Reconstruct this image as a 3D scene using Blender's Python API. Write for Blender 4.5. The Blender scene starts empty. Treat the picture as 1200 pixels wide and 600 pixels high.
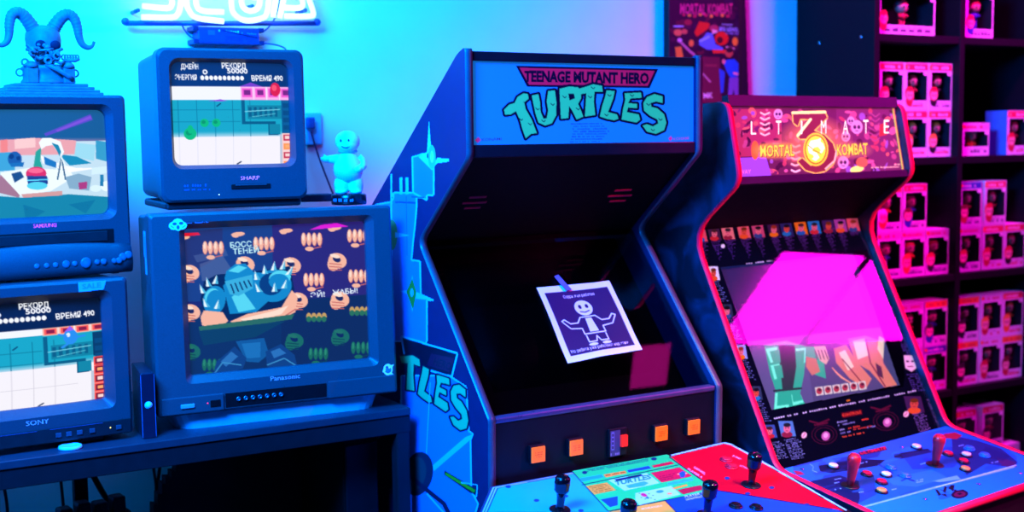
import bpy, bmesh, math, random
import numpy as np
from mathutils import Matrix, Vector
random.seed(7)
scene = bpy.context.scene
COL = scene.collection
PI = math.pi

# ------------------------------------------------------------------ camera
EYE = np.array([0.0, 0.0, 1.55])
FPX = 1452.15
def cam_basis():
    p, r, y = math.radians(5.3846), math.radians(-.7544), math.radians(30.215)
    cy, sy = math.cos(y), math.sin(y)
    fw = np.array([sy, cy, 0]); rt = np.array([cy, -sy, 0]); up = np.array([0, 0, 1.])
    fw2 = fw*math.cos(p)-up*math.sin(p); up2 = up*math.cos(p)+fw*math.sin(p)
    return np.array([rt*math.cos(r)+up2*math.sin(r), -rt*math.sin(r)+up2*math.cos(r), fw2])
CB = cam_basis()
cd = bpy.data.cameras.new('camera'); cam = bpy.data.objects.new('camera', cd); COL.objects.link(cam)
m = Matrix.Identity(4)
for i in range(3):
    m[i][0], m[i][1], m[i][2] = CB[0][i], CB[1][i], -CB[2][i]
m.translation = Vector(EYE); cam.matrix_world = m
cd.sensor_width = 36; cd.lens = FPX/1200*36; cd.clip_start = .05
cd.dof.use_dof = True; cd.dof.focus_distance = 2.9; cd.dof.aperture_fstop = 2.4
scene.camera = cam

# ------------------------------------------------------------------ world, lights, exposure
scene.view_settings.view_transform = 'Standard'; scene.view_settings.look = 'None'
scene.view_settings.exposure = 0; scene.view_settings.gamma = 1; scene.view_settings.use_curve_mapping = False
w = bpy.data.worlds.new('world'); scene.world = w; w.use_nodes = True
w.node_tree.nodes['Background'].inputs[0].default_value = (.02, .06, .5, 1)
w.node_tree.nodes['Background'].inputs[1].default_value = .02
def area(name, loc, target, sx, sy, power, color, spread=180):
    d = bpy.data.lights.new(name, 'AREA'); d.shape = 'RECTANGLE'; d.size = sx; d.size_y = sy
    d.energy = power; d.color = color; d.spread = math.radians(spread)
    o = bpy.data.objects.new(name, d); COL.objects.link(o); o.location = loc
    o.rotation_euler = (Vector(target)-Vector(loc)).to_track_quat('-Z', 'Y').to_euler()
    return o
area('blue_light', (-.35, 1.55, 2.75), (1.0, 3.3, 1.35), 1.1, .7, 640, (.0, .18, 1.0))
area('blue_wash_light', (.6, 3.0, 2.82), (1.1, 3.5, 1.3), 1.9, .2, 72, (.0, .30, 1.0))
area('magenta_light', (5.90, 1.05, 2.88), (5.90, 1.0501, 0), .86, .74, 66, (1.0, .002, .80), 168)
area('magenta_light', (7.02, 1.12, 2.88), (7.02, 1.1201, 0), 1.16, .86, 104, (1.0, .002, .80), 168)
area('magenta_shelf_fill', (3.78, 2.45, 2.86), (3.45, 3.3, 1.2), .7, .1, 25, (1.0, .002, .70), 94)  # unseen fill lamp, added to light the shelf boxes
sl_ = bpy.data.lights.new('magenta_strip_fill', 'SPOT'); sl_.energy = 380; sl_.color = (1.0, .003, .45); sl_.spot_size = math.radians(44); sl_.spot_blend = .25; sl_.shadow_soft_size = .08
so_l = bpy.data.objects.new('magenta_strip_fill', sl_); COL.objects.link(so_l); so_l.location = (3.9, .6, 2.85); so_l.rotation_euler = (Vector((2.85, 2.4, 1.05))-Vector((3.9, .6, 2.85))).to_track_quat('-Z', 'Y').to_euler()  # unseen spot added to brighten the red cabinet strips
area('magenta_spot_light', (3.45, 1.78, 2.88), (3.45, 1.7801, 0), .21, .20, .45, (1.0, .01, .45), 140)
area('white_panel_fill', (2.3, 1.0, 2.88), (2.2, 2.13, .72), .12, .12, 3.2, (1.0, .85, .7), 40)  # added weak fill on the control panels, standing in for room spill

# ------------------------------------------------------------------ helpers: colour and materials
def lin(c):
    c = np.asarray(c, float)
    return np.where(c <= .04045, c/12.92, ((c+.055)/1.055)**2.4)
def hx(s):
    return np.array([int(s[i:i+2], 16)/255 for i in (0, 2, 4)])
MATS = {}
def mat(name, color, rough=.5, spec=.5, metal=0., emit=None, es=1., noise=40., var=.08, bump=0., coat=0.):
    if name in MATS: return MATS[name]
    m = bpy.data.materials.new(name); m.use_nodes = True; nt = m.node_tree; b = nt.nodes['Principled BSDF']
    c = [float(v) for v in lin(hx(color))]
    tc = nt.nodes.new('ShaderNodeTexCoord'); nz = nt.nodes.new('ShaderNodeTexNoise')
    nz.inputs['Scale'].default_value = noise; nz.inputs['Detail'].default_value = 4
    nt.links.new(tc.outputs['Object'], nz.inputs['Vector'])
    rp = nt.nodes.new('ShaderNodeValToRGB')
    rp.color_ramp.elements[0].position = .3; rp.color_ramp.elements[1].position = .7
    rp.color_ramp.elements[0].color = [v*(1-var) for v in c]+[1]
    rp.color_ramp.elements[1].color = [min(1, v*(1+var)) for v in c]+[1]
    nt.links.new(nz.outputs['Fac'], rp.inputs['Fac']); nt.links.new(rp.outputs['Color'], b.inputs['Base Color'])
    mr = nt.nodes.new('ShaderNodeMapRange'); mr.inputs['To Min'].default_value = max(.02, rough-.06); mr.inputs['To Max'].default_value = min(1, rough+.06)
    nt.links.new(nz.outputs['Fac'], mr.inputs['Value']); nt.links.new(mr.outputs['Result'], b.inputs['Roughness'])
    b.inputs['Metallic'].default_value = metal; b.inputs['Specular IOR Level'].default_value = spec
    b.inputs['Coat Weight'].default_value = coat; b.inputs['Coat Roughness'].default_value = .05
    if bump:
        bp = nt.nodes.new('ShaderNodeBump'); bp.inputs['Strength'].default_value = bump; bp.inputs['Distance'].default_value = .002
        nt.links.new(nz.outputs['Fac'], bp.inputs['Height']); nt.links.new(bp.outputs['Normal'], b.inputs['Normal'])
    if emit:
        b.inputs['Emission Color'].default_value = [float(v) for v in lin(hx(emit))]+[1]; b.inputs['Emission Strength'].default_value = es
    MATS[name] = m; return m
def art_mat(name, emission=0., base=1., rough=.4, spec=.5, coat=0.):
    if name in MATS: return MATS[name]
    m = bpy.data.materials.new(name); m.use_nodes = True; nt = m.node_tree; b = nt.nodes['Principled BSDF']
    at = nt.nodes.new('ShaderNodeAttribute'); at.attribute_name = 'art'
    if base > 0:
        mx = nt.nodes.new('ShaderNodeVectorMath'); mx.operation = 'SCALE'; mx.inputs['Scale'].default_value = base
        nt.links.new(at.outputs['Color'], mx.inputs[0]); nt.links.new(mx.outputs[0], b.inputs['Base Color'])
    else: b.inputs['Base Color'].default_value = (.01, .01, .012, 1)
    if emission > 0:
        nt.links.new(at.outputs['Color'], b.inputs['Emission Color']); b.inputs['Emission Strength'].default_value = emission
    b.inputs['Roughness'].default_value = rough; b.inputs['Specular IOR Level'].default_value = spec
    b.inputs['Coat Weight'].default_value = coat; b.inputs['Coat Roughness'].default_value = .03
    MATS[name] = m; return m
def glass_mat(name, refl=.08, tint=(1, 1, 1)):
    if name in MATS: return MATS[name]
    m = bpy.data.materials.new(name); m.use_nodes = True; nt = m.node_tree
    for n in list(nt.nodes): nt.nodes.remove(n)
    out = nt.nodes.new('ShaderNodeOutputMaterial'); mx = nt.nodes.new('ShaderNodeMixShader')
    tr = nt.nodes.new('ShaderNodeBsdfTransparent'); tr.inputs[0].default_value = (*tint, 1)
    gl = nt.nodes.new('ShaderNodeBsdfGlossy'); gl.inputs['Roughness'].default_value = .02
    lw = nt.nodes.new('ShaderNodeLayerWeight'); lw.inputs['Blend'].default_value = .5
    mr = nt.nodes.new('ShaderNodeMapRange'); mr.inputs['To Min'].default_value = refl; mr.inputs['To Max'].default_value = .5
    mr.inputs['From Min'].default_value = .35
    nt.links.new(lw.outputs['Facing'], mr.inputs['Value']); nt.links.new(mr.outputs['Result'], mx.inputs[0])
    nt.links.new(tr.outputs[0], mx.inputs[1]); nt.links.new(gl.outputs[0], mx.inputs[2]); nt.links.new(mx.outputs[0], out.inputs[0])
    MATS[name] = m; return m

# ------------------------------------------------------------------ helpers: objects
def empty(name, loc, rz=0., label=None, cat=None, group=None):
    o = bpy.data.objects.new(name, None); COL.objects.link(o); o.empty_display_size = .05
    o.location = loc; o.rotation_euler = (0, 0, math.radians(rz))
    return tag(o, label, cat, group)
def tag(o, label=None, cat=None, group=None, kind=None):
    if label: o['label'] = label
    if cat: o['category'] = cat
    if group: o['group'] = group
    if kind: o['kind'] = kind
    return o
class MB:
    """collects shapes in one bmesh and links it as one object"""
    def __init__(s): s.bm = bmesh.new(); s.mi = 0
    def _new(s, vs, fs, smooth=False):
        b = [s.bm.verts.new(v) for v in vs]
        for f in fs:
            try:
                q = s.bm.faces.new([b[i] for i in f]); q.material_index = s.mi; q.smooth = smooth
            except ValueError: pass
        return b
    def box(s, x0, x1, y0, y1, z0, z1, bev=0., rz=0., rx=0., ry=0.):
        n0 = len(s.bm.faces); s.bm.faces.ensure_lookup_table()
        t = bmesh.new(); bmesh.ops.create_cube(t, size=1)
        for v in t.verts: v.co = Vector((v.co.x*(x1-x0), v.co.y*(y1-y0), v.co.z*(z1-z0)))
        if bev: bmesh.ops.bevel(t, geom=t.edges[:], offset=min(bev, .49*min(x1-x0, y1-y0, z1-z0)), segments=2, affect='EDGES', profile=.5)
        R = Matrix.Rotation(rz, 4, 'Z') @ Matrix.Rotation(ry, 4, 'Y') @ Matrix.Rotation(rx, 4, 'X'); c = Vector(((x0+x1)/2, (y0+y1)/2, (z0+z1)/2))
        s._merge(t, Matrix.Translation(c) @ R); return s
    def _merge(s, t, M=Matrix.Identity(4), smooth=False):
        t.verts.ensure_lookup_table()
        vs = [M @ v.co for v in t.verts]; t.verts.index_update()
        s._new(vs, [[v.index for v in f.verts] for f in t.faces], smooth); t.free()
    def loft(s, loops, cap0=True, cap1=True, smooth=True, closed=True):
        vs = [p for l in loops for p in l]; n = len(loops[0]); fs = []
        for i in range(len(loops)-1):
            for j in range(n if closed else n-1):
                a, b = i*n+j, i*n+(j+1) % n
                fs.append((a, b, b+n, a+n))
        if cap0: fs.append(tuple(range(n-1, -1, -1)))
        if cap1: fs.append(tuple((len(loops)-1)*n+j for j in range(n)))
        s._new(vs, fs, smooth); return s
    def prism(s, prof, x0, x1):      # profile in (y,z), extruded along x
        s.loft([[(x0, y, z) for y, z in prof], [(x1, y, z) for y, z in prof]], smooth=False); return s
    def lathe(s, prof, c=(0, 0, 0), n=24, M=None):   # (r,z)
        loops = []
        for r, z in prof:
            l = [Vector((r*math.cos(2*PI*k/n), r*math.sin(2*PI*k/n), z)) for k in range(n)]
            if M is not None: l = [M @ v for v in l]
            loops.append([(v.x+c[0], v.y+c[1], v.z+c[2]) for v in l])
        s.loft(loops); return s
    def ball(s, c, r, sc=(1, 1, 1), n=20):
        t = bmesh.new(); bmesh.ops.create_uvsphere(t, u_segments=n, v_segments=max(8, n*2//3), radius=r)
        s._merge(t, Matrix.Translation(Vector(c)) @ Matrix.Diagonal((*sc, 1)), True); return s
    def tube(s, pts, r, n=8, closed=False, caps=True):
        P = [Vector(p) for p in pts]; N = len(P); loops = []; up = None
        for i in range(N):
            a = P[(i-1) % N] if (closed or i > 0) else P[i]; b = P[(i+1) % N] if (closed or i < N-1) else P[i]
            d = (b-a).normalized()
            if up is None:
                up = Vector((0, 0, 1)) if abs(d.z) < .9 else Vector((1, 0, 0))
            sx = d.cross(up).normalized(); up = sx.cross(d).normalized()
            rr = r[i] if hasattr(r, '__len__') else r
            loops.append([tuple(P[i]+sx*rr*math.cos(2*PI*k/n)+up*rr*math.sin(2*PI*k/n)) for k in range(n)])
        if closed: loops.append(loops[0])
        s.loft(loops, caps and not closed, caps and not closed); return s
    def build(s, name, mats, parent=None, recalc=True):
        if recalc: bmesh.ops.recalc_face_normals(s.bm, faces=s.bm.faces[:])
        me = bpy.data.meshes.new(name); s.bm.to_mesh(me); s.bm.free()
        for mm in (mats if isinstance(mats, (list, tuple)) else [mats]): me.materials.append(mm)
        o = bpy.data.objects.new(name, me); COL.objects.link(o)
        if parent: o.parent = parent
        return o
def bevelmod(o, wd=.002, seg=2):
    b = o.modifiers.new('bevel', 'BEVEL'); b.width = wd; b.segments = seg; b.limit_method = 'ANGLE'; b.angle_limit = math.radians(40); return o
def copy_tree(o, parent=None, link=True):
    c = o.copy(); COL.objects.link(c); c.parent = parent
    for ch in list(o.children): copy_tree(ch, c)
    return c
def rr(cx, cz, w_, h_, r, n=6):      # rounded rectangle outline, 4*(n+1) points
    out = []
    for k, (sx, sz) in enumerate(((1, 1), (-1, 1), (-1, -1), (1, -1))):
        for i in range(n+1):
            a = k*PI/2+i*PI/2/n
            out.append((cx+sx*(w_/2-r)+r*math.cos(a), cz+sz*(h_/2-r)+r*math.sin(a)))
    return out
def smoothpath(pts, n=6):
    P = [np.array(p, float) for p in pts]; P = [2*P[0]-P[1]]+P+[2*P[-1]-P[-2]]; out = []
    for i in range(1, len(P)-2):
        for k in range(n):
            t = k/n; a, b, c, d = P[i-1], P[i], P[i+1], P[i+2]
            out.append(tuple(.5*((2*b)+(c-a)*t+(2*a-5*b+4*c-d)*t*t+(3*b-a-3*c+d)*t**3)))
    out.append(tuple(P[-2])); return out

# ------------------------------------------------------------------ helpers: flat panels and printed or lit pictures
class Panel:
    """plane with origin O and axes eu, ev (down) given in the frame of a thing (base o, turn rz)"""
    def __init__(s, o, rz, O, eu, ev):
        c, n = math.cos(math.radians(rz)), math.sin(math.radians(rz)); M = np.array([[c, -n, 0], [n, c, 0], [0, 0, 1]])
        s.O = np.array(O, float); s.eu = np.array(eu, float)/np.linalg.norm(eu); s.ev = np.array(ev, float)/np.linalg.norm(ev)
        s.n = np.cross(s.ev, s.eu)                 # towards the viewer side
        s.eye = M.T @ (EYE-np.array(o, float)); s.MT = M.T
    def uv(s, pts):
        p = np.atleast_2d(np.asarray(pts, float))
        d = np.stack([(p[:, 0]-600)/FPX, -(p[:, 1]-300)/FPX, np.ones(len(p))], 1) @ CB @ s.MT.T
        t = ((s.O-s.eye) @ s.n)/(d @ s.n); q = s.eye+d*t[:, None]-s.O
        return np.stack([q @ s.eu, q @ s.ev], 1)
    def at(s, u, v, h=0.): return s.O+np.multiply.outer(u, s.eu)+np.multiply.outer(v, s.ev)+np.multiply.outer(h, s.n)
    def px(s, x, y, h=0.):
        q = s.uv([(x, y)])[0]; return tuple(s.at(q[0], q[1], h))
    def pt(s, u, v, h=0.): return tuple(s.O+u*s.eu+v*s.ev+h*s.n)
TXT = {}
def text_tris(t, bold=0., narrow=1.):
    k = (t, bold)
    if k not in TXT:
        c = bpy.data.curves.new('lettering', 'FONT'); c.body = t; c.offset = bold; c.resolution_u = 2
        o = bpy.data.objects.new('lettering', c); COL.objects.link(o); bpy.context.view_layer.update()
        dg = bpy.context.evaluated_depsgraph_get(); me = bpy.data.meshes.new_from_object(o.evaluated_get(dg)); me.calc_loop_triangles()
        co = np.array([v.co[:2] for v in me.vertices]) if len(me.vertices) else np.zeros((0, 2))
        tr = np.array([l.vertices[:] for l in me.loop_triangles])
        bpy.data.objects.remove(o); bpy.data.curves.remove(c); bpy.data.meshes.remove(me)
        TXT[k] = co[tr] if len(co) else np.zeros((0, 3, 2))
    return TXT[k]
class Art:
    """picture drawn in plane metres (or through tf) and turned into a mesh with a colour at each vertex"""
    def __init__(s, u0, v0, u1, v1, res, bg=None, tf=None, ss=2):
        s.u0, s.v0, s.u1, s.v1 = u0, v0, u1, v1; s.ss = ss
        s.W = max(2, int(round((u1-u0)*res))); s.H = max(2, int(round((v1-v0)*res)))
        s.a = np.zeros((s.H*ss, s.W*ss, 4)); s.tf = tf
        if bg is not None: s.a[:, :, :3] = hx(bg); s.a[:, :, 3] = 1
    def _c(s, p):
        p = np.atleast_2d(np.asarray(p, float))
        if s.tf is not None: p = s.tf(p)
        return np.stack([(p[:, 0]-s.u0)/(s.u1-s.u0)*s.W*s.ss, (p[:, 1]-s.v0)/(s.v1-s.v0)*s.H*s.ss], 1)
    def _fill(s, q, col, al=1.):
        H, W = s.a.shape[:2]
        x0, y0 = np.floor(q.min(0)).astype(int); x1, y1 = np.ceil(q.max(0)).astype(int)+1
        x0, y0 = max(0, x0), max(0, y0); x1, y1 = min(W, x1), min(H, y1)
        if x1 <= x0 or y1 <= y0: return
        X, Y = np.meshgrid(np.arange(x0, x1)+.5, np.arange(y0, y1)+.5); ins = np.zeros(X.shape, bool); n = len(q)
        for i in range(n):
            ax, ay = q[i]; bx, by = q[(i+1) % n]
            if ay == by: continue
            c = ((ay > Y) != (by > Y)) & (X < (bx-ax)*(Y-ay)/(by-ay)+ax); ins ^= c
        if col is None: s.a[y0:y1, x0:x1][ins] = 0; return
        c = hx(col) if isinstance(col, str) else np.asarray(col); v = s.a[y0:y1, x0:x1]
        v[ins, :3] = v[ins, :3]*(1-al)+c*al if al < 1 else c
        v[ins, 3] = 1
    def poly(s, pts, col, al=1.): s._fill(s._c(pts), col, al)
    def rect(s, x0, y0, x1, y1, col, al=1.): s.poly([(x0, y0), (x1, y0), (x1, y1), (x0, y1)], col, al)
    def ell(s, cx, cy, rx, ry, col, rot=0., al=1., n=28):
        c, d = math.cos(rot), math.sin(rot)
        s.poly([(cx+rx*math.cos(t)*c-ry*math.sin(t)*d, cy+rx*math.cos(t)*d+ry*math.sin(t)*c) for t in np.linspace(0, 2*PI, n, endpoint=False)], col, al)
    def line(s, pts, w_, col, closed=False):
        P = [np.array(p, float) for p in pts]
        if closed: P.append(P[0])
        for a, b in zip(P[:-1], P[1:]):
            d = b-a; L = np.hypot(*d)
            if L == 0: continue
            nrm = np.array([-d[1], d[0]])/L*w_/2
            s.poly([a+nrm, b+nrm, b-nrm, a-nrm], col)
        if w_ > 2.5 or s.tf is None:
            for p in P: s.ell(p[0], p[1], w_/2, w_/2, col, n=10)
    def text(s, t, p0, p1, h, col, bold=0., fit=True, slant=0.):
        """text with its baseline from p0 to p1, cap height h, leaning letters along the baseline"""
        T = text_tris(t, bold)
        if not len(T): return
        lo, hi = T[:, :, 0].min(), T[:, :, 0].max(); top = .73
        p0, p1 = np.array(p0, float), np.array(p1, float); d = p1-p0
        if isinstance(h, (int, float)): upv = np.array([d[1], -d[0]])/np.hypot(*d)*h
        else: upv = np.array(h, float)
        x = (T[:, :, 0]-lo)/(hi-lo); y = T[:, :, 1]/top
        q = p0+x[:, :, None]*d+y[:, :, None]*(upv+slant*d/np.hypot(*d)*np.hypot(*upv))
        for tri in q: s._fill(s._c(tri), col)
    def pixtext(s, p0, p1, h, col, n, seed=1):      # lines too small to read: a row of small blocks
        r = random.Random(seed); p0, p1 = np.array(p0, float), np.array(p1, float); d = (p1-p0)/n
        for i in range(n):
            if r.random() < .16: continue
            a = p0+d*i; b = a+d*.72; hh = h*(.7+.3*r.random())
            s.poly([a, b, b-np.array([0, hh]), a-np.array([0, hh])], col)
    def noisefill(s, amp=.05, seed=3):
        r = np.random.RandomState(seed); n = r.rand(*s.a.shape[:2], 1); s.a[:, :, :3] = np.clip(s.a[:, :, :3]+(n-.5)*amp, 0, 1)
    def build(s, name, fn, material, parent=None):
        ss = s.ss; A = s.a.reshape(s.H, ss, s.W, ss, 4)
        al = A[..., 3:4]; wsum = al.sum((1, 3)); col = (A[..., :3]*al).sum((1, 3))/np.maximum(wsum, 1e-6); ok = wsum[..., 0] >= ss*ss*.5
        U = np.linspace(s.u0, s.u1, s.W); V = np.linspace(s.v0, s.v1, s.H); UU, VV = np.meshgrid(U, V)
        co = fn(UU, VV).reshape(-1, 3)
        idx = np.arange(s.W*s.H).reshape(s.H, s.W)
        q = np.stack([idx[:-1, :-1], idx[1:, :-1], idx[1:, 1:], idx[:-1, 1:]], -1)
        good = ok[:-1, :-1] & ok[1:, :-1] & ok[1:, 1:] & ok[:-1, 1:]; q = q[good]
        used = np.zeros(len(co), bool); used[q.ravel()] = True; remap = np.cumsum(used)-1
        q = remap[q]; co = co[used]; cc = lin(col.reshape(-1, 3)[used])
        me = bpy.data.meshes.new(name); me.vertices.add(len(co)); me.vertices.foreach_set('co', co.astype(np.float32).ravel())
        me.loops.add(q.size); me.loops.foreach_set('vertex_index', q.astype(np.int32).ravel())
        me.polygons.add(len(q)); me.polygons.foreach_set('loop_start', np.arange(0, q.size, 4, dtype=np.int32))
        me.polygons.foreach_set('loop_total', np.full(len(q), 4, np.int32)); me.polygons.foreach_set('use_smooth', np.ones(len(q), bool))
        me.update(calc_edges=True)
        at = me.color_attributes.new('art', 'FLOAT_COLOR', 'POINT'); at.data.foreach_set('color', np.concatenate([cc, np.ones((len(cc), 1))], 1).astype(np.float32).ravel())
        me.validate(); me.materials.append(material)
        o = bpy.data.objects.new(name, me); COL.objects.link(o)
        if parent: o.parent = parent
        return o

# ------------------------------------------------------------------ common materials
TV = mat('tv_plastic_charcoal', '383c46', .42, .45, bump=.15, noise=300)
TVL = mat('tv_plastic_grey', '40434b', .40, .45, bump=.1, noise=300)
TVD = mat('tv_plastic_dark', '1a1c22', .45, .4)
BLACK = mat('black_plastic', '0c0c10', .35, .5)
INK = mat('deep_black_board', '050507', .65, .1)
LAM = mat('black_laminate', '0c0e16', .45, .2)
DARKM = mat('dark_metal', '1c1e24', .35, .5, .6)
CHROME = mat('chrome', 'd0d0d8', .18, .5, 1.)
RED_T = mat('red_edge_strip', 'ff1444', .45, .4)
SCREEN = art_mat('screen_picture', 1., 0., .12, .5)
PRINT = art_mat('printed_picture', 0., .85, .38, .5)
CABLE = mat('black_rubber', '08080a', .5, .4)

# ================================================================== THE ROOM
def struct(name, mb, m_): return tag(mb.build(name, m_), kind='structure')
WALLM = mat('white_painted_wall', 'e6e6ea', .7, .2, noise=6, var=.03, bump=.05)
struct('floor', MB().box(-1.3, 8.6, -1.2, 3.6, -.1, 0), mat('dark_floor', '14151a', .5, .4, noise=12))
struct('ceiling', MB().box(-1.3, 8.6, -1.2, 3.6, 2.95, 3.05), mat('ceiling_paint', '16161a', .8, .2, noise=5))
struct('wall_back', MB().box(-1.3, 8.6, 3.5, 3.6, 0, 2.95), WALLM)
struct('wall_left', MB().box(-1.4, -1.3, -1.2, 3.6, 0, 2.95), mat('wall_paint_grey', '1e1e24', .8, .2, noise=5))
struct('wall_right', MB().box(8.6, 8.7, -1.2, 3.6, 0, 2.95), MATS['wall_paint_grey'])
struct('baseboard_back', MB().box(-1.3, 3.2, 3.485, 3.5, 0, .09, .004), mat('baseboard_dark', '202228', .5, .4))
def wallp(y): return Panel((0, 0, 0), 0, (0, y, 3.0), (1, 0, 0), (0, 0, -1))

# ================================================================== TURTLES ARCADE CABINET
TO = (1.3451, 2.511, 0.); TRZ = 1.2968; TZ = .2099+1.55
def prof(l): return [(y, z+TZ) for y, z in l]
T_A, T_B, T_C, T_D, T_E = prof([(0, 0), (.001, -.2502), (.2541, -.4589), (-.0794, -.8485), (-.0752, -1.0025)])
tc = empty('arcade_cabinet', TO, TRZ, 'black arcade cabinet with blue turtle title marquee and dark screen, beside the televisions', 'arcade machine', None)
TWD = .70; TH = .02
def rounded(prof_, r, n=5):
    out = []; N = len(prof_)
    for i, p in enumerate(prof_):
        a, b, c = (np.array(prof_[(i+k) % N], float) for k in (-1, 0, 1)); rad = r.get(i, 0) if isinstance(r, dict) else r
        if rad == 0: out.append(tuple(b)); continue
        d1, d2 = a-b, c-b; l1, l2 = np.hypot(*d1), np.hypot(*d2); k = min(rad, .45*l1, .45*l2)
        s_, e_ = b+d1/l1*k, b+d2/l2*k
        for t in np.linspace(0, 1, n): out.append(tuple((1-t)**2*s_+2*t*(1-t)*b+t*t*e_))
    return out
tside = rounded([T_A, T_B, T_C, T_D, (T_E[0], T_E[1]-.02), (-.06, T_E[1]-.2), (0, T_E[1]-.3), (0, .03), (.70, .03), (.70, TZ-.52), (.035, TZ-.012)], {0: .012, 1: .012, 2: .03, 3: .008, 10: .03})
SIDE_T = mat('navy_side_laminate', '15234a', .45, .25)
for x0 in (0, TWD-TH):
    o = MB().prism(tside, x0, x0+TH).build('side_panel', SIDE_T, tc)
edge = mat('dark_edge_strip', '4a4e5c', .35, .5)
def strip(mb, path, x0, x1, hgt=.004):      # rounded edge strip along a profile path in (y,z)
    P = [np.array(p, float) for p in path]; loops = []
    for i, p in enumerate(P):
        d = P[min(i+1, len(P)-1)]-P[max(i-1, 0)]; d /= np.hypot(*d); nr = np.array([d[1], -d[0]])*-1
        if nr @ np.array([1, 0]) > .9: pass
        l = []
        for k in range(9):
            t = k/8; b = math.sin(PI*t)**.6*hgt
            q = p+nr*b*STRIP_SIGN; l.append((x0+(x1-x0)*t, q[0], q[1]))
        for k in (8, 0):
            q = p-nr*.001*STRIP_SIGN; l.append((x0+(x1-x0)*k/8, q[0], q[1]))
        loops.append(l)
    mb.loft(loops)
STRIP_SIGN = 1
for x0 in (0, TWD-TH):
    mb = MB(); strip(mb, tside[:22], x0, x0+TH); mb.build('edge_molding', edge, tc)
xi0, xi1 = TH, TWD-TH
# marquee with retainers
mq = Panel(TO, TRZ, (0, .012, TZ), (1, 0, 0), (0, 0, -1))
a = Art(xi0, .028, xi1, .226, 620, '1c90ff', mq.uv)
Z1 = lambda pts: [(590+x/5.714, 70+y/5.714) for x, y in pts]
NAVY = '0a0a30'
a.poly(Z1([(85, 42), (1035, 64), (978, 190), (160, 182)]), NAVY)
a.poly(Z1([(108, 55), (1012, 77), (965, 176), (172, 168)]), 'e0205a')
a.text('TEENAGE MUTANT HERO', Z1([(140, 145)])[0], Z1([(972, 160)])[0], 12.4, NAVY, .045, slant=.0)
letters = [
 [(5,335),(40,300),(75,290),(95,250),(135,225),(165,230),(170,262),(140,285),(150,330),(190,400),(225,490),(185,495),(150,525),(130,470),(110,400),(85,345),(50,365),(12,368)],
 [(190,240),(235,230),(245,280),(250,350),(270,395),(290,390),(300,340),(290,280),(300,210),(345,205),(355,280),(355,370),(325,425),(280,440),(235,420),(215,360),(200,290)],
 [(375,195),(440,180),(500,185),(520,215),(520,260),(500,295),(520,340),(535,380),(490,400),(460,340),(440,310),(435,390),(385,395),(380,300)],
 [(485,200),(540,185),(600,165),(660,175),(665,215),(610,215),(605,280),(615,370),(545,380),(550,300),(555,225),(500,235)],
 [(690,205),(745,210),(735,260),(700,350),(760,365),(770,395),(740,405),(690,395),(645,380),(660,310),(680,250)],
 [(810,225),(920,220),(925,255),(850,260),(835,290),(895,295),(895,325),(835,320),(825,350),(905,365),(915,400),(890,420),(790,400),(800,330),(815,270)],
 [(1065,245),(1065,290),(1020,280),(985,290),(990,315),(1030,325),(1075,365),(1090,420),(1075,470),(1020,495),(960,480),(930,440),(960,430),(1000,445),(1035,425),(1030,400),(980,375),(940,340),(935,290),(960,250),(1010,230)]]
def turtle_title(art, tfm, w_, green='34dc92', dark=NAVY):
    for l in letters: art.line([tfm(p) for p in l], w_, dark, True)
    for l in letters: art.poly([tfm(p) for p in l], green)
    art.poly([tfm(p) for p in [(435,228),(472,228),(478,258),(443,272)]], dark)
    for x, y in ((150,290),(180,430),(230,330),(330,300),(270,410),(410,250),(500,330),(580,250),(600,190),(710,240),(690,370),(860,240),(870,350),(970,300),(1050,400),(1000,470),(120,400)):
        art.line([tfm((x-14, y-8)), tfm((x+2, y+6)), tfm((x+12, y-6))], w_*.14, dark)
turtle_title(a, lambda p: Z1([p])[0], 5.2)
for i in range(8): a.pixtext(Z1([(470-abs(i-3)*6, 432+i*17)])[0], Z1([(690-abs(i-3)*16+20, 430+i*17)])[0], 1.4, '1850c0', 22, i)
a.text('KONAMI', (565, 165), (588, 164), 3.4, '304878', .01); a.poly([(557, 164), (561, 160), (564, 164), (560, 167)], 'e03890')
a.text('KONAMI', (789, 164), (807, 163), 3.2, 'c058a0', .01); a.poly([(783, 162), (786, 159), (788, 162), (785, 165)], 'e03890')
MARQ = art_mat('marquee_print', .42, .5, .15, .3)
a.build('marquee', lambda U, V: mq.at(U, V), MARQ, tc)
mb = MB(); mb.box(xi0, xi1, .004, .02, TZ-.03, TZ-.008, .003); mb.box(xi0, xi1, .004, .02, TZ-.252, TZ-.222, .003)
mb.build('marquee_retainer', mat('violet_black_trim', '16121e', .4, .3), tc)
MB().box(xi0, xi1, .015, .03, TZ-.25, TZ-.008).build('marquee_back', INK, tc)
mb = MB(); mb.loft([[(xi0, .012, TZ-.008), (xi0, .6, TZ-.44), (xi0, .6, TZ-.46), (xi0, .012, TZ-.022)], [(xi1, .012, TZ-.008), (xi1, .6, TZ-.44), (xi1, .6, TZ-.46), (xi1, .012, TZ-.022)]], smooth=False)
mb.build('top_panel', LAM, tc)
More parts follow.
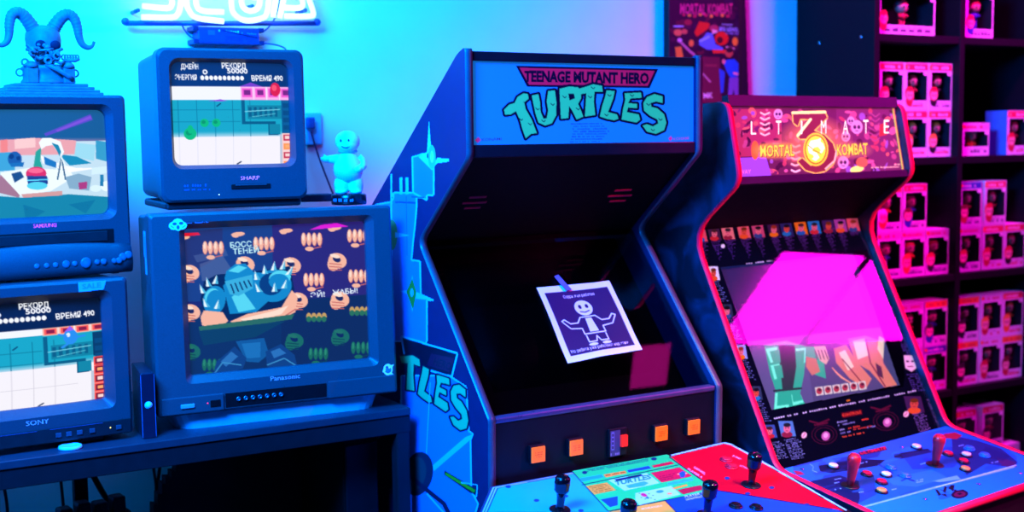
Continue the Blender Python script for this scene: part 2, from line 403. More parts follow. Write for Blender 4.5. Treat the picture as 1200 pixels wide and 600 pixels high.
# underside with speaker slots
sp = Panel(TO, TRZ, (0, T_B[0]+.02, T_B[1]), (1, 0, 0), (0, T_C[0]-T_B[0], T_C[1]-T_B[1]))
L_ = math.hypot(T_C[0]-T_B[0], T_C[1]-T_B[1])
def slab(p, u0, u1, v0, v1, h0, h1): return [[p.pt(u0, v0, h0), p.pt(u1, v0, h0), p.pt(u1, v1, h0), p.pt(u0, v1, h0)], [p.pt(u0, v0, h1), p.pt(u1, v0, h1), p.pt(u1, v1, h1), p.pt(u0, v1, h1)]]
MB().loft(slab(sp, xi0, xi1, 0, L_+.03, -.012, 0), smooth=False).build('speaker_panel', INK, tc)
for bx, by in ((571, 231), (741, 223)):
    for (dx0, dx1, dy) in ((-21, -1, 0), (-29, -1, 6.5), (-27, -8, 12.5)):
        q0 = sp.uv([(bx+dx0, by+dy+.6)])[0]; q1 = sp.uv([(bx+dx1, by+dy-.8)])[0]; vv = (q0[1]+q1[1])/2
        MB().loft(slab(sp, q0[0], q1[0], vv-.0035, vv+.0035, .0, .0012), smooth=False).build('speaker_slot', mat('red_slot_cloth', 'd01848', .6, .3), tc)
# monitor recess: dark surround, dead tube, cover glass
mg = Panel(TO, TRZ, (0, T_C[0]+.022, T_C[1]-.002), (1, 0, 0), (0, T_D[0]-T_C[0], T_D[1]-T_C[1]))
Lg = math.hypot(T_D[0]-T_C[0], T_D[1]-T_C[1])
MB().loft(slab(mg, xi0, xi1, -.03, Lg+.02, -.10, -.085), smooth=False).build('monitor_surround', INK, tc)
NU, NV = 18, 14
mb = MB(); rows = []
for j in range(NV+1):
    rows.append([mg.pt(.11+.48*i/NU, .02+.385*j/NV, -.085+.05*(1-(2*i/NU-1)**4)*(1-(2*j/NV-1)**4)) for i in range(NU+1)])
mb.loft(rows, False, False, True, False); mb.build('picture_tube', mat('dead_screen_glass', '05060a', .3, .08), tc)
MB().loft(slab(mg, xi0, xi1, .002, Lg-.01, -.004, 0), smooth=False).build('cover_glass', glass_mat('smoked_glass', .05, (.55, .55, .6)), tc)
mb = MB(); mb.box(xi0, xi1, T_D[0]+.003, T_D[0]+.03, T_D[1]-.012, T_D[1]+.002, .004)
mb.build('glass_ledge', mat('violet_metal_ledge', '5a4a70', .3, .5, .4), tc)
# button panel under the screen
fp = Panel(TO, TRZ, (0, T_D[0]+.006, T_D[1]), (1, 0, 0), (0, T_E[0]-T_D[0], T_E[1]-T_D[1]))
MB().loft(slab(fp, xi0, xi1, .012, .175, -.015, 0), smooth=False).build('button_panel', LAM, tc)
ORN = mat('orange_button_plastic', 'ff7a20', .35, .5, emit='ff6418', es=.8)
for bx, by in ((627, 531), (671.5, 523), (771, 506.5), (809, 499)):
    q = fp.uv([(bx, by)])[0]
    base = MB().loft(slab(fp, q[0]-.021, q[0]+.021, q[1]-.022, q[1]+.021, 0, .012), smooth=False).build('start_button', BLACK, tc); bevelmod(base, .002)
    ca = Art(-.018, -.018, .018, .018, 900, 'ff6a18')
    for k in range(3): ca.pixtext((-.010, -.004+k*.005), (.011, -.004+k*.005), .0028, 'a83808', 7, k+int(bx))
    ca.build('button_cap', lambda U, V, q=q: fp.at(q[0]+U, q[1]+V, .0165), art_mat('lit_orange_cap', .85, .6, .3), base)
    MB().loft(slab(fp, q[0]-.018, q[0]+.018, q[1]-.018, q[1]+.018, .012, .0162), smooth=False).build('button_body', ORN, base)
q = fp.uv([(722, 517)])[0]
sw = MB().loft(slab(fp, q[0]-.027, q[0]+.027, q[1]-.034, q[1]+.036, 0, .008), smooth=False).build('coin_slot_plate', DARKM, tc); bevelmod(sw)
sa = Art(-.024, -.03, .006, .034, 900, '4a4470'); sa.rect(-.02, -.026, -.012, .018, '8a80c0')
for k in range(4): sa.rect(-.0185, -.022+k*.01, -.0135, -.015+k*.01, '2a2450')
sa.pixtext((-.022, .031), (.004, .031), .006, 'a090c8', 6, 2)
sa.build('coin_label', lambda U, V: fp.at(q[0]+U, q[1]+V, .0088), PRINT, sw)
MB().loft(slab(fp, q[0]+.006, q[0]+.024, q[1]-.016, q[1]+.012, .008, .016), smooth=False).build('coin_return', mat('red_lit_plastic', 'd02018', .3, .5, emit='ff2a10', es=.7), sw)
# control panel: slopes to the player
slope = .18; ev = (0, -1, -slope)
cp = Panel(TO, TRZ, (0, -.094, 1.55+.2099-1.0), (1, 0, 0), ev)
shape = [(-.005, 0), (.70, 0), (.715, .09), (.712, .46), (.60, .60), (.02, .60), (-.16, .44), (-.12, .13)]
shape = [(-.005, 0), (.70, -.002), (.715, .09), (.715, .47), (.62, .60), (.02, .60), (-.15, .44), (-.15, .17)]
ca = Art(-.16, -.01, .725, .61, 620, None, cp.uv)
def uvpoly(art, pts, col):
    t = art.tf; art.tf = None; art.poly(pts, col); art.tf = t
def shrink(pts, k):
    c = np.mean(pts, 0); return [tuple(np.array(p)+(c-np.array(p))/np.hypot(*(c-np.array(p)))*k) for p in pts]
uvpoly(ca, shape, '203a60')
uvpoly(ca, shrink(shape, .007), 'c0e8f0'); uvpoly(ca, shrink(shape, .010), '10203a'); uvpoly(ca, shrink(shape, .013), 'c0e8f0'); uvpoly(ca, shrink(shape, .016), '10203a'); inner = shrink(shape, .019)
uvpoly(ca, inner, '1fb4f2')
ca.poly([(668, 500), (670.5, 553), (713, 600), (760, 652), (1300, 760), (1300, 480), (668, 480)], None)
G = [(670.5, 552.5), (782, 533), (838, 576), (779.5, 587), (713, 600)]
R_ = [(784, 536.5), (848, 521), (856, 522), (900, 547), (990, 600), (972, 596), (839, 574.5)]
ca.poly([(779.5, 587), (839, 575), (980, 597), (1060, 640), (830, 660)], '0f4bd8')
ca.poly([(713, 599.5), (779.5, 587), (830, 640), (770, 700)], 'ffb040')
uvpoly(ca, [(-.16, .62), (.72, .62), (.72, .7), (-.16, .7)], None)
ca.poly(R_, 'ff0422'); ca.poly(G, '22d868')
ca.line([(786, 534.5), (848, 519.5), (857, 521.5), (900, 545.5), (992, 599)], 2., '8ad0e0'); ca.line([(784, 536), (839, 575), (975, 597)], 1.2, '281040'); ca.line([(670.5, 553), (713, 600)], 1.2, '0a3040'); ca.line([(713, 600), (779.5, 587), (839, 575)], 1.2, '0a3040')
ca.line([(682, 569), (795, 545.5)], 1., '0a5048'); ca.line([(779.5, 587), (840, 650)], 1.2, '281040')
Z5 = lambda pts: [(680+x/7.5, 520+y/7.5) for x, y in pts]
for i in range(3): ca.pixtext(Z5([(60, 235-0+i*9)])[0], Z5([(600, 140+i*9)])[0], 1.0, '126a58', 38, i)
ca.ell(*Z5([(40, 258)])[0], 3, 1.8, '102a58'); ca.ell(*Z5([(648, 138)])[0], 3.4, 1.8, '102a58')
ca.poly(Z5([(205, 275), (395, 242), (410, 265), (225, 302)]), 'f0a040'); ca.pixtext(Z5([(225, 290)])[0], Z5([(400, 258)])[0], 1.6, 'a05010', 12, 3)
ca.poly(Z5([(415, 238), (600, 200), (625, 222), (425, 258)]), '1848c8'); ca.poly(Z5([(630, 198), (800, 160), (825, 182), (650, 216)]), 'c81838')
ca.poly(Z5([(0, 310), (190, 275), (205, 300), (10, 340)]), '20a8e8')
ca.poly(Z5([(50, 378), (235, 345), (315, 412), (125, 452)]), 'f0a83c')
for i in range(5): ca.pixtext(Z5([(80+i*14, 388+i*13)])[0], Z5([(228+i*14, 362+i*13)])[0], .9, '90500c', 14, i)
ca.poly(Z5([(250, 325), (585, 262), (700, 350), (390, 418)]), '9ae4f4')
ca.poly(Z5([(300, 318), (535, 272), (555, 285), (320, 335)]), '101a50'); ca.text('TURTLES', Z5([(310, 372)])[0], Z5([(625, 310)])[0], 5.2, '18905c', .04)
ca.poly(Z5([(400, 372), (560, 335), (600, 350), (560, 375), (430, 395)]), '38b4ec')
ca.poly(Z5([(620, 262), (870, 212), (985, 290), (715, 346)]), 'd81840')
for i in range(3): ca.pixtext(Z5([(700, 296+i*16)])[0], Z5([(830, 272+i*16)])[0], 1., '801030', 12, i+9)
ca.poly(Z5([(870, 262), (900, 245), (930, 260), (915, 300), (880, 300)]), '1c58b8'); ca.ell(*Z5([(862, 272)])[0], 1.2, 1, 'ffb070'); ca.ell(*Z5([(930, 266)])[0], 1.2, 1, 'ffb070')
ca.poly(Z5([(485, 440), (800, 375), (880, 450), (520, 545), (485, 500)]), '9ae4f4')
ca.poly(Z5([(180, 495), (330, 465), (330, 545), (262, 562)]), '1a4cc0'); ca.poly(Z5([(850, 412), (1050, 370), (1110, 400), (905, 450)]), 'c01c38')
ca.ell(*Z5([(560, 455)])[0], 3.8, 1.9, 'e02058', .3); ca.ell(*Z5([(700, 425)])[0], 4.4, 1.6, '20a0d8', -.1); ca.ell(*Z5([(590, 480)])[0], 2.2, 1, '107070')
ca.poly(Z5([(765, 350), (980, 308), (990, 325), (775, 372)]), '30b8e8'); ca.poly(Z5([(800, 395), (935, 360), (945, 375), (830, 405)]), 'f0a030'); ca.ell(*Z5([(785, 443)])[0], 3, 1.4, 'f0a850')
for i in range(9): ca.ell(*Z5([(520+i*17, 440+(i*37) % 60)])[0], .7, .5, '186898')
ca.text('PLAYER 3', Z5([(920, 480)])[0], Z5([(1080, 445)])[0], 2.6, 'd8e8ff', .02); ca.text('DONATELLO', Z5([(930, 505)])[0], Z5([(1075, 472)])[0], 2.4, 'd8e8ff', .02)
ca.text('PLAYER 4', (805.5, 551), (822, 561), 2.4, 'ffc0e0', .02); ca.text('RAPHAEL', (813, 549), (826, 557), 2.4, 'ffc0e0', .02)
ca.text('MICHELANGELO', (752, 598), (776, 594), 2., 'ffe0a0', .02)
ca.text('JUMP', (858, 535), (868, 540), 2, 'ffb0d0', .02); ca.text('ATTACK', (866, 547), (878, 551), 2, 'ffb0d0', .02)
for p in ((596, 571), (629, 587), (663, 582), (681, 599), (852, 561), (904, 572), (876, 579), (945, 592)): ca.ell(p[0], p[1], 3.2, 1.7, '103a78')
ca.build('control_overlay', lambda U, V: cp.at(U, V, .0012), art_mat('control_print', .0, .95, .5, .08), tc)
mb = MB(); mb.loft([[cp.pt(u, v, 0) for u, v in shape], [cp.pt(u, v, -.028) for u, v in shape], [(cp.pt(u*.9+.03, v*.85+.01, 0)[0], cp.pt(u, v*.85+.01, 0)[1], cp.pt(u, v*.85, 0)[2]-.17) for u, v in shape]], smooth=False)
mb.build('control_box', LAM, tc)
def stick(parent, panel, x, y, mats, bat, H=.082, r=.0165):
    q = panel.uv([(x, y)])[0]; n = Vector(panel.n); M = Vector((0, 0, 1)).rotation_difference(n).to_matrix().to_4x4(); c = panel.pt(q[0], q[1], .0014)
    j = MB().lathe([(0, 0), (r*1.45, 0), (r*1.45, .0016), (r*1.25, .003), (0, .0032)], c, 24, M).build('joystick', mats[1], parent)
    if bat: pr = [(0, .002), (.0085, .003), (.0105, .02), (.0145, H*.62), (.0172, H*.78), (.0165, H*.9), (.011, H*.98), (0, H)]
    else: pr = [(0, .002), (.012, .002), (.0105, .006), (.0082, .012), (.0105, H*.48), (.0125, H*.5), (.0170, H*.58), (r, H*.62), (.0178, H*.78), (.0172, H*.92), (.0135, H*.975), (0, H)]
    MB().lathe(pr, c, 24, M).build('joystick_grip', mats[0], j)
    return j
def button(parent, panel, x, y, m_, r=.0135, h=.0075, ring=None, name='push_button'):
    q = panel.uv([(x, y)])[0]; M = Vector((0, 0, 1)).rotation_difference(Vector(panel.n)).to_matrix().to_4x4(); c = panel.pt(q[0], q[1], .0013)
    b = MB().lathe([(0, 0), (r*1.22, 0), (r*1.22, h*.35), (r*1.05, h*.55), (r, h*.5), (0, h*.4)], c, 24, M).build(name, ring or m_, parent)
    MB().lathe([(0, h*.3), (r*.93, h*.3), (r*.93, h*.85), (r*.8, h), (0, h*.93)], c, 24, M).build('plunger', m_, b)
    return b
GLB = mat('gloss_black_plastic', '0a0a12', .16, .6)
for x, y in ((656, 598), (733, 628), (828, 604), (880, 569)): stick(tc, cp, x, y, (GLB, DARKM), False)
RB = mat('red_button_plastic', 'e01a38', .25, .5)
button(tc, cp, 851, 540, RB); button(tc, cp, 857, 548, RB)
for x, y in ((862, 594), (886, 596)): button(tc, cp, x, y, GLB)
# artwork on the left flank
sd = Panel(TO, TRZ, (-.0006, 0, TZ), (0, 1, 0), (0, 0, -1))
s_ = Art(-.06, .06, .52, 1.25, 560, None, sd.uv)
CY, BL, LB = '48d8ff', '2f86e8', '1a5ccc'
def outl(pts, fill, edgec=CY, w_=2.2): s_.poly(pts, fill); s_.line(pts, w_, edgec, True)
outl([(457, 237), (461, 233), (461, 226), (497, 226), (497, 232), (488, 232), (488, 244), (486, 266), (484, 283), (482, 305), (492, 306), (493, 345), (508, 352), (500, 352), (500, 400), (495, 408), (470, 400), (430, 400), (440, 240)], BL)
outl([(483, 184), (488, 183), (496, 180), (508, 196), (508, 229), (500, 229), (500, 235), (484, 226)], BL)
for x in (468, 475): s_.rect(x, 208, x+3.6, 228, CY)
s_.line([(463, 237), (487, 238)], 1.6, '203a58'); s_.line([(482, 231), (497, 232)], 1.2, '203a58'); s_.line([(476, 230), (477, 300)], 1, '2060b0')
s_.poly([(502.5, 138), (505, 172), (500, 183), (506, 196), (512, 185), (526, 186), (526, 190), (512, 192), (506, 200), (490, 184), (500, 178)], '60e0ff')
s_.ell(506, 184, 4.5, 14, '40c070'); s_.ell(506, 184, 2, 7, 'e0f060')
s_.line([(458.5, 204), (458.5, 300)], 2.2, CY)
s_.ell(459.5, 275, 6, 18, '2fa060'); s_.poly([(463, 272), (480, 276), (463, 279)], CY)
s_.poly([(468, 341), (480, 340), (483, 322), (486, 341), (508, 352), (486, 350), (483, 366), (480, 346)], CY); s_.poly([(483, 326), (488, 342), (484, 364), (476, 342)], 'b0922c'); s_.ell(482.5, 343, 2, 5, '60c0d0')
outl([(470, 394), (536, 414), (529, 442), (475, 425)], '141428', CY, 2.4); s_.poly([(505, 414), (532, 420), (526, 436), (500, 428)], '8a1838'); s_.text('HERO', (507, 427), (527, 434), 9, '141428', .02)
outl([(470, 440), (526, 440), (546, 453), (549, 505), (554, 508), (551, 516), (552, 575), (560, 590), (545, 640), (470, 640)], BL)
tz = lambda p: (452+p[0]*.084+0*p[1], 394+p[0]*.027+p[1]*.178)
for word in (0,):
    for li, l in enumerate(letters):
        if li < 3: continue
        f = lambda p: (404+p[0]*.1325, 352+p[0]*.052+p[1]*.20)
        s_.line([f(p) for p in l], 4.2, NAVY, True)
    for li, l in enumerate(letters):
        if li < 3: continue
        s_.poly([f(p) for p in l], '30d080')
s_.line([(504, 448), (500, 520), (499, 545)], 1, '90d0f0')
s_.poly([(507, 545), (545, 512), (555, 508), (551, 515), (508, 552)], CY); s_.poly([(521, 551), (524, 553), (560, 574), (556, 581), (520, 556)], '102030'); s_.poly([(522, 553), (557, 574), (555, 577), (521, 556)], 'c8b420'); s_.line([(540, 565), (559, 568), (558, 582), (552, 578)], 1.6, CY)
s_.ell(490, 555, 17, 26, '1c2a40', .2); s_.ell(487, 555, 12, 20, '3a4048', .2); s_.line([(470, 550), (520, 590), (545, 640)], 5, '10203c'); s_.line([(500, 578), (530, 612)], 2, CY)
s_.build('side_art', lambda U, V: sd.at(U, V, .0004), art_mat('side_print', .0, .9, .35, .5), tc)
# body under and behind
mb = MB(); mb.box(xi0, xi1, .005, .68, .03, TZ-1.02, .004); mb.build('lower_body', LAM, tc)
MB().box(xi0, xi1, .665, .695, .04, TZ-.5).build('back_panel', LAM, tc)
mb = MB()
for zz in (.18,): mb.box(.2, .5, -.006, .006, .18, .52, .003)
mb.build('coin_door', DARKM, tc)

# paper sign taped on its glass
pg = [mg.uv([p])[0] for p in ((628, 338), (712.5, 330.5), (752.5, 410), (665, 426.5))]
pc = np.mean(pg, 0); pw = .222; ph = .222*1.0
po = mg.pt(pc[0], pc[1], .002)
def at_world(o, rz, p):
    c, n = math.cos(math.radians(rz)), math.sin(math.radians(rz)); return (o[0]+c*p[0]-n*p[1], o[1]+n*p[0]+c*p[1], o[2]+p[2])
sg = empty('paper_sign', at_world(TO, TRZ, po), TRZ, 'wavy paper sign with dark printed picture and Cyrillic lines, taped on the dark arcade glass', 'sign')
pa = Art(0, 0, 1, 1, 210, 'e8f4fa')
Hq = np.array(pg)
def bil(U, V):
    w00, w10, w11, w01 = (1-U)*(1-V), U*(1-V), U*V, (1-U)*V
    uu = sum(w_[..., None]*Hq[i] for i, w_ in enumerate((w00, w10, w11, w01)))
    h = .0035+.0025*np.sin(6*U+2)*np.sin(5*V)+.006*np.clip(V-.8, 0, 1)*np.cos(7*U)**2+.012*np.clip(U-.8, 0, 1)*np.clip(.25-V, 0, 1)*6
    return mg.at(uu[..., 0], uu[..., 1], h)-np.array(po)
pa.rect(.075, .085, .93, .92, '0e1848')
pa.text('Сорри, я не работаю', (.30, .175), (.72, .175), .038, 'f0f8ff', .012); pa.text('Но ребята уже работают над этим', (.10, .885), (.86, .885), .04, 'f0f8ff', .012)
WH = 'dcecff'
pa.ell(.5, .33, .115, .105, WH); pa.ell(.46, .31, .022, .028, '0e1848'); pa.ell(.55, .31, .022, .028, '0e1848'); pa.line([(.44, .375), (.5, .39), (.56, .372)], .014, '0e1848')
pa.poly([(.40, .45), (.60, .45), (.66, .52), (.76, .52), (.82, .46), (.86, .48), (.78, .585), (.64, .60), (.64, .68), (.36, .68), (.36, .60), (.22, .585), (.14, .48), (.18, .46), (.24, .52), (.34, .52)], '0e1848')
pa.line([(.40, .45), (.60, .45), (.66, .52), (.76, .52), (.82, .46), (.86, .48), (.78, .585), (.64, .60), (.64, .68), (.36, .68), (.36, .60), (.22, .585), (.14, .48), (.18, .46), (.24, .52), (.34, .52)], .016, WH, True)
pa.poly([(.46, .47), (.54, .47), (.56, .66), (.44, .66)], WH); pa.line([(.37, .70), (.37, .79), (.47, .79), (.50, .72), (.53, .79), (.63, .79), (.63, .70)], .016, WH); pa.ell(.41, .825, .06, .02, WH); pa.ell(.59, .825, .06, .02, WH)
pa.build('paper_sheet', bil, art_mat('printed_paper', .0, .95, .6, .3), sg)
q0, q1 = mg.uv([(648, 326)])[0], mg.uv([(664, 337)])[0]
mb = MB(); mb.loft([[tuple(np.array(mg.pt(*p, h))-np.array(po)) for p in ((q0[0], q0[1]), (q0[0]+.014, q0[1]-.004), (q1[0]+.006, q1[1]+.012), (q1[0]-.012, q1[1]+.014))] for h in (.0075, .0085)], smooth=False)
mb.build('tape_strip', mat('clear_tape', '6068b8', .3, .5), sg)

# ================================================================== FIGHTING GAME ARCADE CABINET
MO = (2.1492, 2.5599, 0.); MRZ = 7.453; MZ = .0921+1.55; MW = .7887
M_A, M_B, M_C, M_D = [(y, z+MZ) for y, z in ((0, 0), (-.0443, -.2131), (.1268, -.3559), (-.1742, -.9564))]
mc = empty('arcade_cabinet', MO, MRZ, 'black arcade cabinet with red edge strips and warm glowing fighting game marquee, beside shelf', 'arcade machine')
MTH = .022
F1 = (-.548, MZ-1.0186); F2 = (-.548, MZ-1.125)
mside = rounded([M_A, M_B, M_C, M_D, F1, F2, (-.20, MZ-1.16), (-.16, .03), (.72, .03), (.72, MZ-.25), (.45, MZ-.02)], {0: .03, 1: .035, 2: .075, 3: .03, 4: .02, 5: .02, 10: .08})
SMOKE = bpy.data.materials.new('blue_smoke_side_print'); SMOKE.use_nodes = True
nt = SMOKE.node_tree; b_ = nt.nodes['Principled BSDF']; tcn = nt.nodes.new('ShaderNodeTexCoord'); nz = nt.nodes.new('ShaderNodeTexNoise')
nz.inputs['Scale'].default_value = 5; nz.inputs['Detail'].default_value = 5; nz.inputs['Distortion'].default_value = 2.2
rp = nt.nodes.new('ShaderNodeValToRGB'); rp.color_ramp.elements[0].position = .42; rp.color_ramp.elements[0].color = (.005, .007, .014, 1); rp.color_ramp.elements[1].position = .75; rp.color_ramp.elements[1].color = (.025, .05, .12, 1)
nt.links.new(tcn.outputs['Object'], nz.inputs['Vector']); nt.links.new(nz.outputs['Fac'], rp.inputs['Fac']); nt.links.new(rp.outputs['Color'], b_.inputs['Base Color']); b_.inputs['Roughness'].default_value = .4
for x0 in (0, MW-MTH):
    MB().prism(mside, x0, x0+MTH).build('side_panel', SMOKE, mc)
    mb = MB(); strip(mb, mside[:30], x0, x0+MTH, .006); mb.build('red_edge_molding', mat('red_edge_strip', 'ff1444', .45, .4), mc)['label'] = 'red edge strip'
mx0, mx1 = MTH, MW-MTH
# marquee
Lm = math.hypot(M_B[0]-M_A[0], M_B[1]-M_A[1])
mm = Panel(MO, MRZ, (0, M_A[0]+.022, M_A[1]+.004), (1, 0, 0), (0, M_B[0]-M_A[0], M_B[1]-M_A[1]))
a = Art(mx0, .018, mx1, Lm-.008, 620, '5a1440', mm.uv)
Zm = lambda pts: [(850+x/5, 110+y/5) for x, y in pts]
rnd = random.Random(5)
a.poly(Zm([(0, 90), (330, 90), (330, 360), (0, 370)]), '9a2050'); a.poly(Zm([(650, 90), (1060, 90), (1060, 470), (650, 470)]), '6a1a50')
for i in range(230):
    x, y = rnd.uniform(20, 1040), rnd.uniform(95, 460); c = rnd.choice(['b02850', 'c83878', '4a0c30', '6a1450', 'e04858', '38082c', 'd04088', '8a3aa8', 'a83070'])
    a.ell(*Zm([(x, y)])[0], rnd.uniform(1.2, 5), rnd.uniform(1, 4), c, rnd.uniform(0, 3))
a.poly(Zm([(40, 375), (240, 370), (270, 480), (60, 490)]), '8a38d8')
for k in range(5):          # rib bones
    y = 110+k*30; a.line(Zm([(205, y), (232, y+14), (262, y)]), 1.9, 'f0a0b0'); 
for k in range(6):
    y = 110+k*28; a.line(Zm([(845-k*3, y), (880, y+26), (905, y+6)]), 1.4, '9a3070')
for cx, cy, r in ((770, 195, 34), (735, 160, 22), (690, 400, 32), (310, 120, 26), (705, 250, 26)):
    a.ell(*Zm([(cx, cy)])[0], r/5, r/4.2, 'c870b8'); a.ell(*Zm([(cx-r*.35, cy)])[0], r/18, r/15, '3a1040'); a.ell(*Zm([(cx+r*.35, cy)])[0], r/18, r/15, '3a1040'); a.rect(*Zm([(cx-r*.3, cy+r*.55)])[0], *Zm([(cx+r*.3, cy+r*.7)])[0], '5a2050')
for k in range(5): a.line(Zm([(385, 300+k*36), (410, 312+k*36), (440, 300+k*36)]), 2.2, 'f0a0c0')
a.ell(*Zm([(175, 330)])[0], 4.6, 11, 'e85028'); a.ell(*Zm([(240, 320)])[0], 9, 5, 'ff9050', 0, .6); a.ell(*Zm([(770, 440)])[0], 8, 3.6, 'ffe070', -.2); a.ell(*Zm([(800, 400)])[0], 7, 6, 'e05840', 0, .8)
a.poly(Zm([(905, 180), (950, 170), (945, 240), (900, 250)]), 'c02028')
# big numeral and emblem
for k in range(9): a.ell(*Zm([(520, 290)])[0], 46-k*3, 34-k*2, 'ff7850', 0, .10)  # warm glow painted into the print around the numeral
for k in range(6): a.ell(*Zm([(290, 330)])[0], 26-k*3, 12-k*1.4, 'ffa060', 0, .12); a.ell(*Zm([(740, 330)])[0], 26-k*3, 11-k*1.4, 'ff9060', 0, .10)
three = [(395, 110), (580, 105), (598, 140), (520, 215), (580, 240), (630, 290), (650, 350), (630, 410), (585, 450), (530, 462), (470, 445), (425, 395), (450, 375), (500, 420), (560, 410), (590, 350), (565, 290), (500, 262), (440, 265), (420, 245), (500, 150), (440, 148), (425, 190), (400, 170)]
a.line(Zm(three), 2.4, 'ffb050', True); a.poly(Zm(three), '7a1a30')
a.line(Zm([(395, 112), (585, 108)]), 3.2, 'ffd890'); a.line(Zm([(500, 150), (425, 245)]), 3, 'ffe0a0'); a.line(Zm([(585, 440), (640, 390), (652, 330)]), 2, 'ffa0a0')
a.ell(*Zm([(530, 325)])[0], 14.6, 19.4, 'ffb030'); a.ell(*Zm([(530, 325)])[0], 12.8, 17.2, '8a3a10'); a.ell(*Zm([(530, 325)])[0], 11.6, 15.8, 'ffc838')
drag = [(500, 275), (540, 268), (572, 290), (582, 318), (566, 345), (548, 352), (560, 330), (545, 310), (520, 312), (508, 335), (535, 345), (552, 372), (530, 392), (505, 380), (520, 372), (515, 358), (490, 345), (484, 312)]
a.poly(Zm(drag), 'fff4d0'); a.line(Zm([(484, 300), (520, 330), (560, 350)]), 1.2, 'c87018'); a.poly(Zm([(540, 268), (560, 258), (556, 282)]), 'fff4d0')
bx = lambda p: Zm([p])[0]
a.poly(Zm([(205, 290), (395, 288), (400, 372), (200, 378)]), 'f07a28', .35)
for off, col in ((3, '2a0408'), (-2, '2a0408'), (0, 'ffc040')):
    a.text('MORTAL', bx((205+off, 366+off)), bx((405+off, 362+off)), 13.6, col, .018); a.text('KOMBAT', bx((655+off, 360+off)), bx((835+off, 352+off)), 13.4, col, .018)
for ch, x in zip('ULTIMATE', (28, 165, 312, 447, 575, 703, 822, 943)):
    a.text(ch, bx((x-(14 if ch != 'I' else 3), 240-(x*.008))), bx((x+(16 if ch != 'I' else 4), 240-(x*.008))), 17, 'fff0e0', -.006)
a.text('MIDWAY', bx((34, 470)), bx((152, 466)), 5.2, 'f060d8', .0)
a.pixtext(bx((855, 434)), bx((1025, 430)), 1.6, 'f0a0a8', 26, 4); a.pixtext(bx((990, 416)), bx((1025, 415)), 1.4, 'f0a0a8', 6, 4)
a.build('marquee', lambda U, V: mm.at(U, V), art_mat('backlit_marquee', 1.7, .3, .3, .1), mc)
mb = MB()
mb.loft(slab(mm, mx0, mx1, -.012, .018, -.01, .012), smooth=False); mb.loft(slab(mm, mx0, mx1, Lm-.008, Lm+.012, -.01, .012), smooth=False)
mb.build('marquee_retainer', mat('violet_black_trim', '16121e', .4, .3), mc)
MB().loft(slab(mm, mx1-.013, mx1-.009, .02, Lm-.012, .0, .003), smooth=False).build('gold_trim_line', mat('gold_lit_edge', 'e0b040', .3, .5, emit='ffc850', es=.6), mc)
MB().loft(slab(mm, mx0, mx1, -.0, Lm, -.03, -.012), smooth=False).build('marquee_back', INK, mc)
MB().loft([[(x, M_A[0]+.02, M_A[1]-.004), (x, .45, M_A[1]-.03), (x, .45, M_A[1]-.05), (x, M_A[0]+.02, M_A[1]-.02)] for x in (mx0, mx1)], smooth=False).build('top_panel', LAM, mc)
ms = Panel(MO, MRZ, (0, M_B[0]+.03, M_B[1]-.002), (1, 0, 0), (0, M_C[0]-M_B[0], M_C[1]-M_B[1])); Ls = math.hypot(M_C[0]-M_B[0], M_C[1]-M_B[1])
MB().loft(slab(ms, mx0, mx1, 0, Ls+.02, -.012, 0), smooth=False).build('speaker_panel', INK, mc)
# bezel, monitor, cover glass
mg2 = Panel(MO, MRZ, (0, M_C[0]+.020, M_C[1]), (1, 0, 0), (0, M_D[0]-M_C[0], M_D[1]-M_C[1])); Lb = math.hypot(M_D[0]-M_C[0], M_D[1]-M_C[1])
ms2 = Panel(MO, MRZ, tuple(mg2.O-mg2.n*.015), mg2.eu, mg2.ev)
a = Art(mx0, -.10, mx1, Lb+.012, 520, '08081c', mg2.uv)
Zb = lambda pts: [(820+x/6, 240+y/6) for x, y in pts]
hair = ['1a1020', '40202a', '20202c', '6a3018', '101018', '8a3020']; shirt = ['2060c0', 'c02838', '8a2040', 'e05828', '304890', 'e07818', '2078c8']
def face(art, cx, cy, w_, h_, k, bgc):
    sl = w_*.12
    art.poly([(cx-w_/2-sl, cy-h_/2), (cx+w_/2-sl, cy-h_/2), (cx+w_/2+sl, cy+h_/2), (cx-w_/2+sl, cy+h_/2)], bgc)
    art.ell(cx, cy+h_*.38, w_*.38, h_*.2, shirt[k % 7]); art.ell(cx, cy-h_*.02, w_*.24, h_*.3, 'e0708a' if k % 3 else 'd05040'); art.ell(cx, cy-h_*.24, w_*.25, h_*.14, hair[k % 6])
    art.ell(cx-w_*.09, cy-h_*.04, w_*.04, h_*.035, '401828'); art.ell(cx+w_*.1, cy-h_*.04, w_*.04, h_*.035, '401828'); art.line([(cx-w_*.08, cy+h_*.14), (cx+w_*.08, cy+h_*.14)], h_*.04, '801c30')
bgs = ['e05070', '402048', 'e08088', 'e06070', 'c04878', '381848', '28286a', 'e07818', '2080d0', '382060', 'a040a8']
for k, x in enumerate((8, 105, 200, 312, 412, 522, 612, 712, 806, 905, 990, 1078)):
    y = 212-x*.066 if k else 215; cx, cy = Zb([(x, y)])[0]; face(a, cx, cy, 13.5, 14.5, k, bgs[k % 11])
    for j in range(15 if k < 11 else 3):
        p = Zb([(x-28+j*4.5+4, y+58+j*9.2)])[0]; q = Zb([(x+(34 if j % 3 else 52)-j*.5+4, y+52+j*9.2)])[0]; a.pixtext(p, q, 1.1, '5a2c90', 7, j+k*20)
a.ell(*Zb([(165, 292)])[0], 2.4, 2.4, 'e8e0f0'); a.pixtext(Zb([(328, 420)])[0], Zb([(520, 398)])[0], 1.5, 'e0d0f0', 12, 3)
Zl = lambda x, y: (780+x/2.1417, 220+y/2.1429)
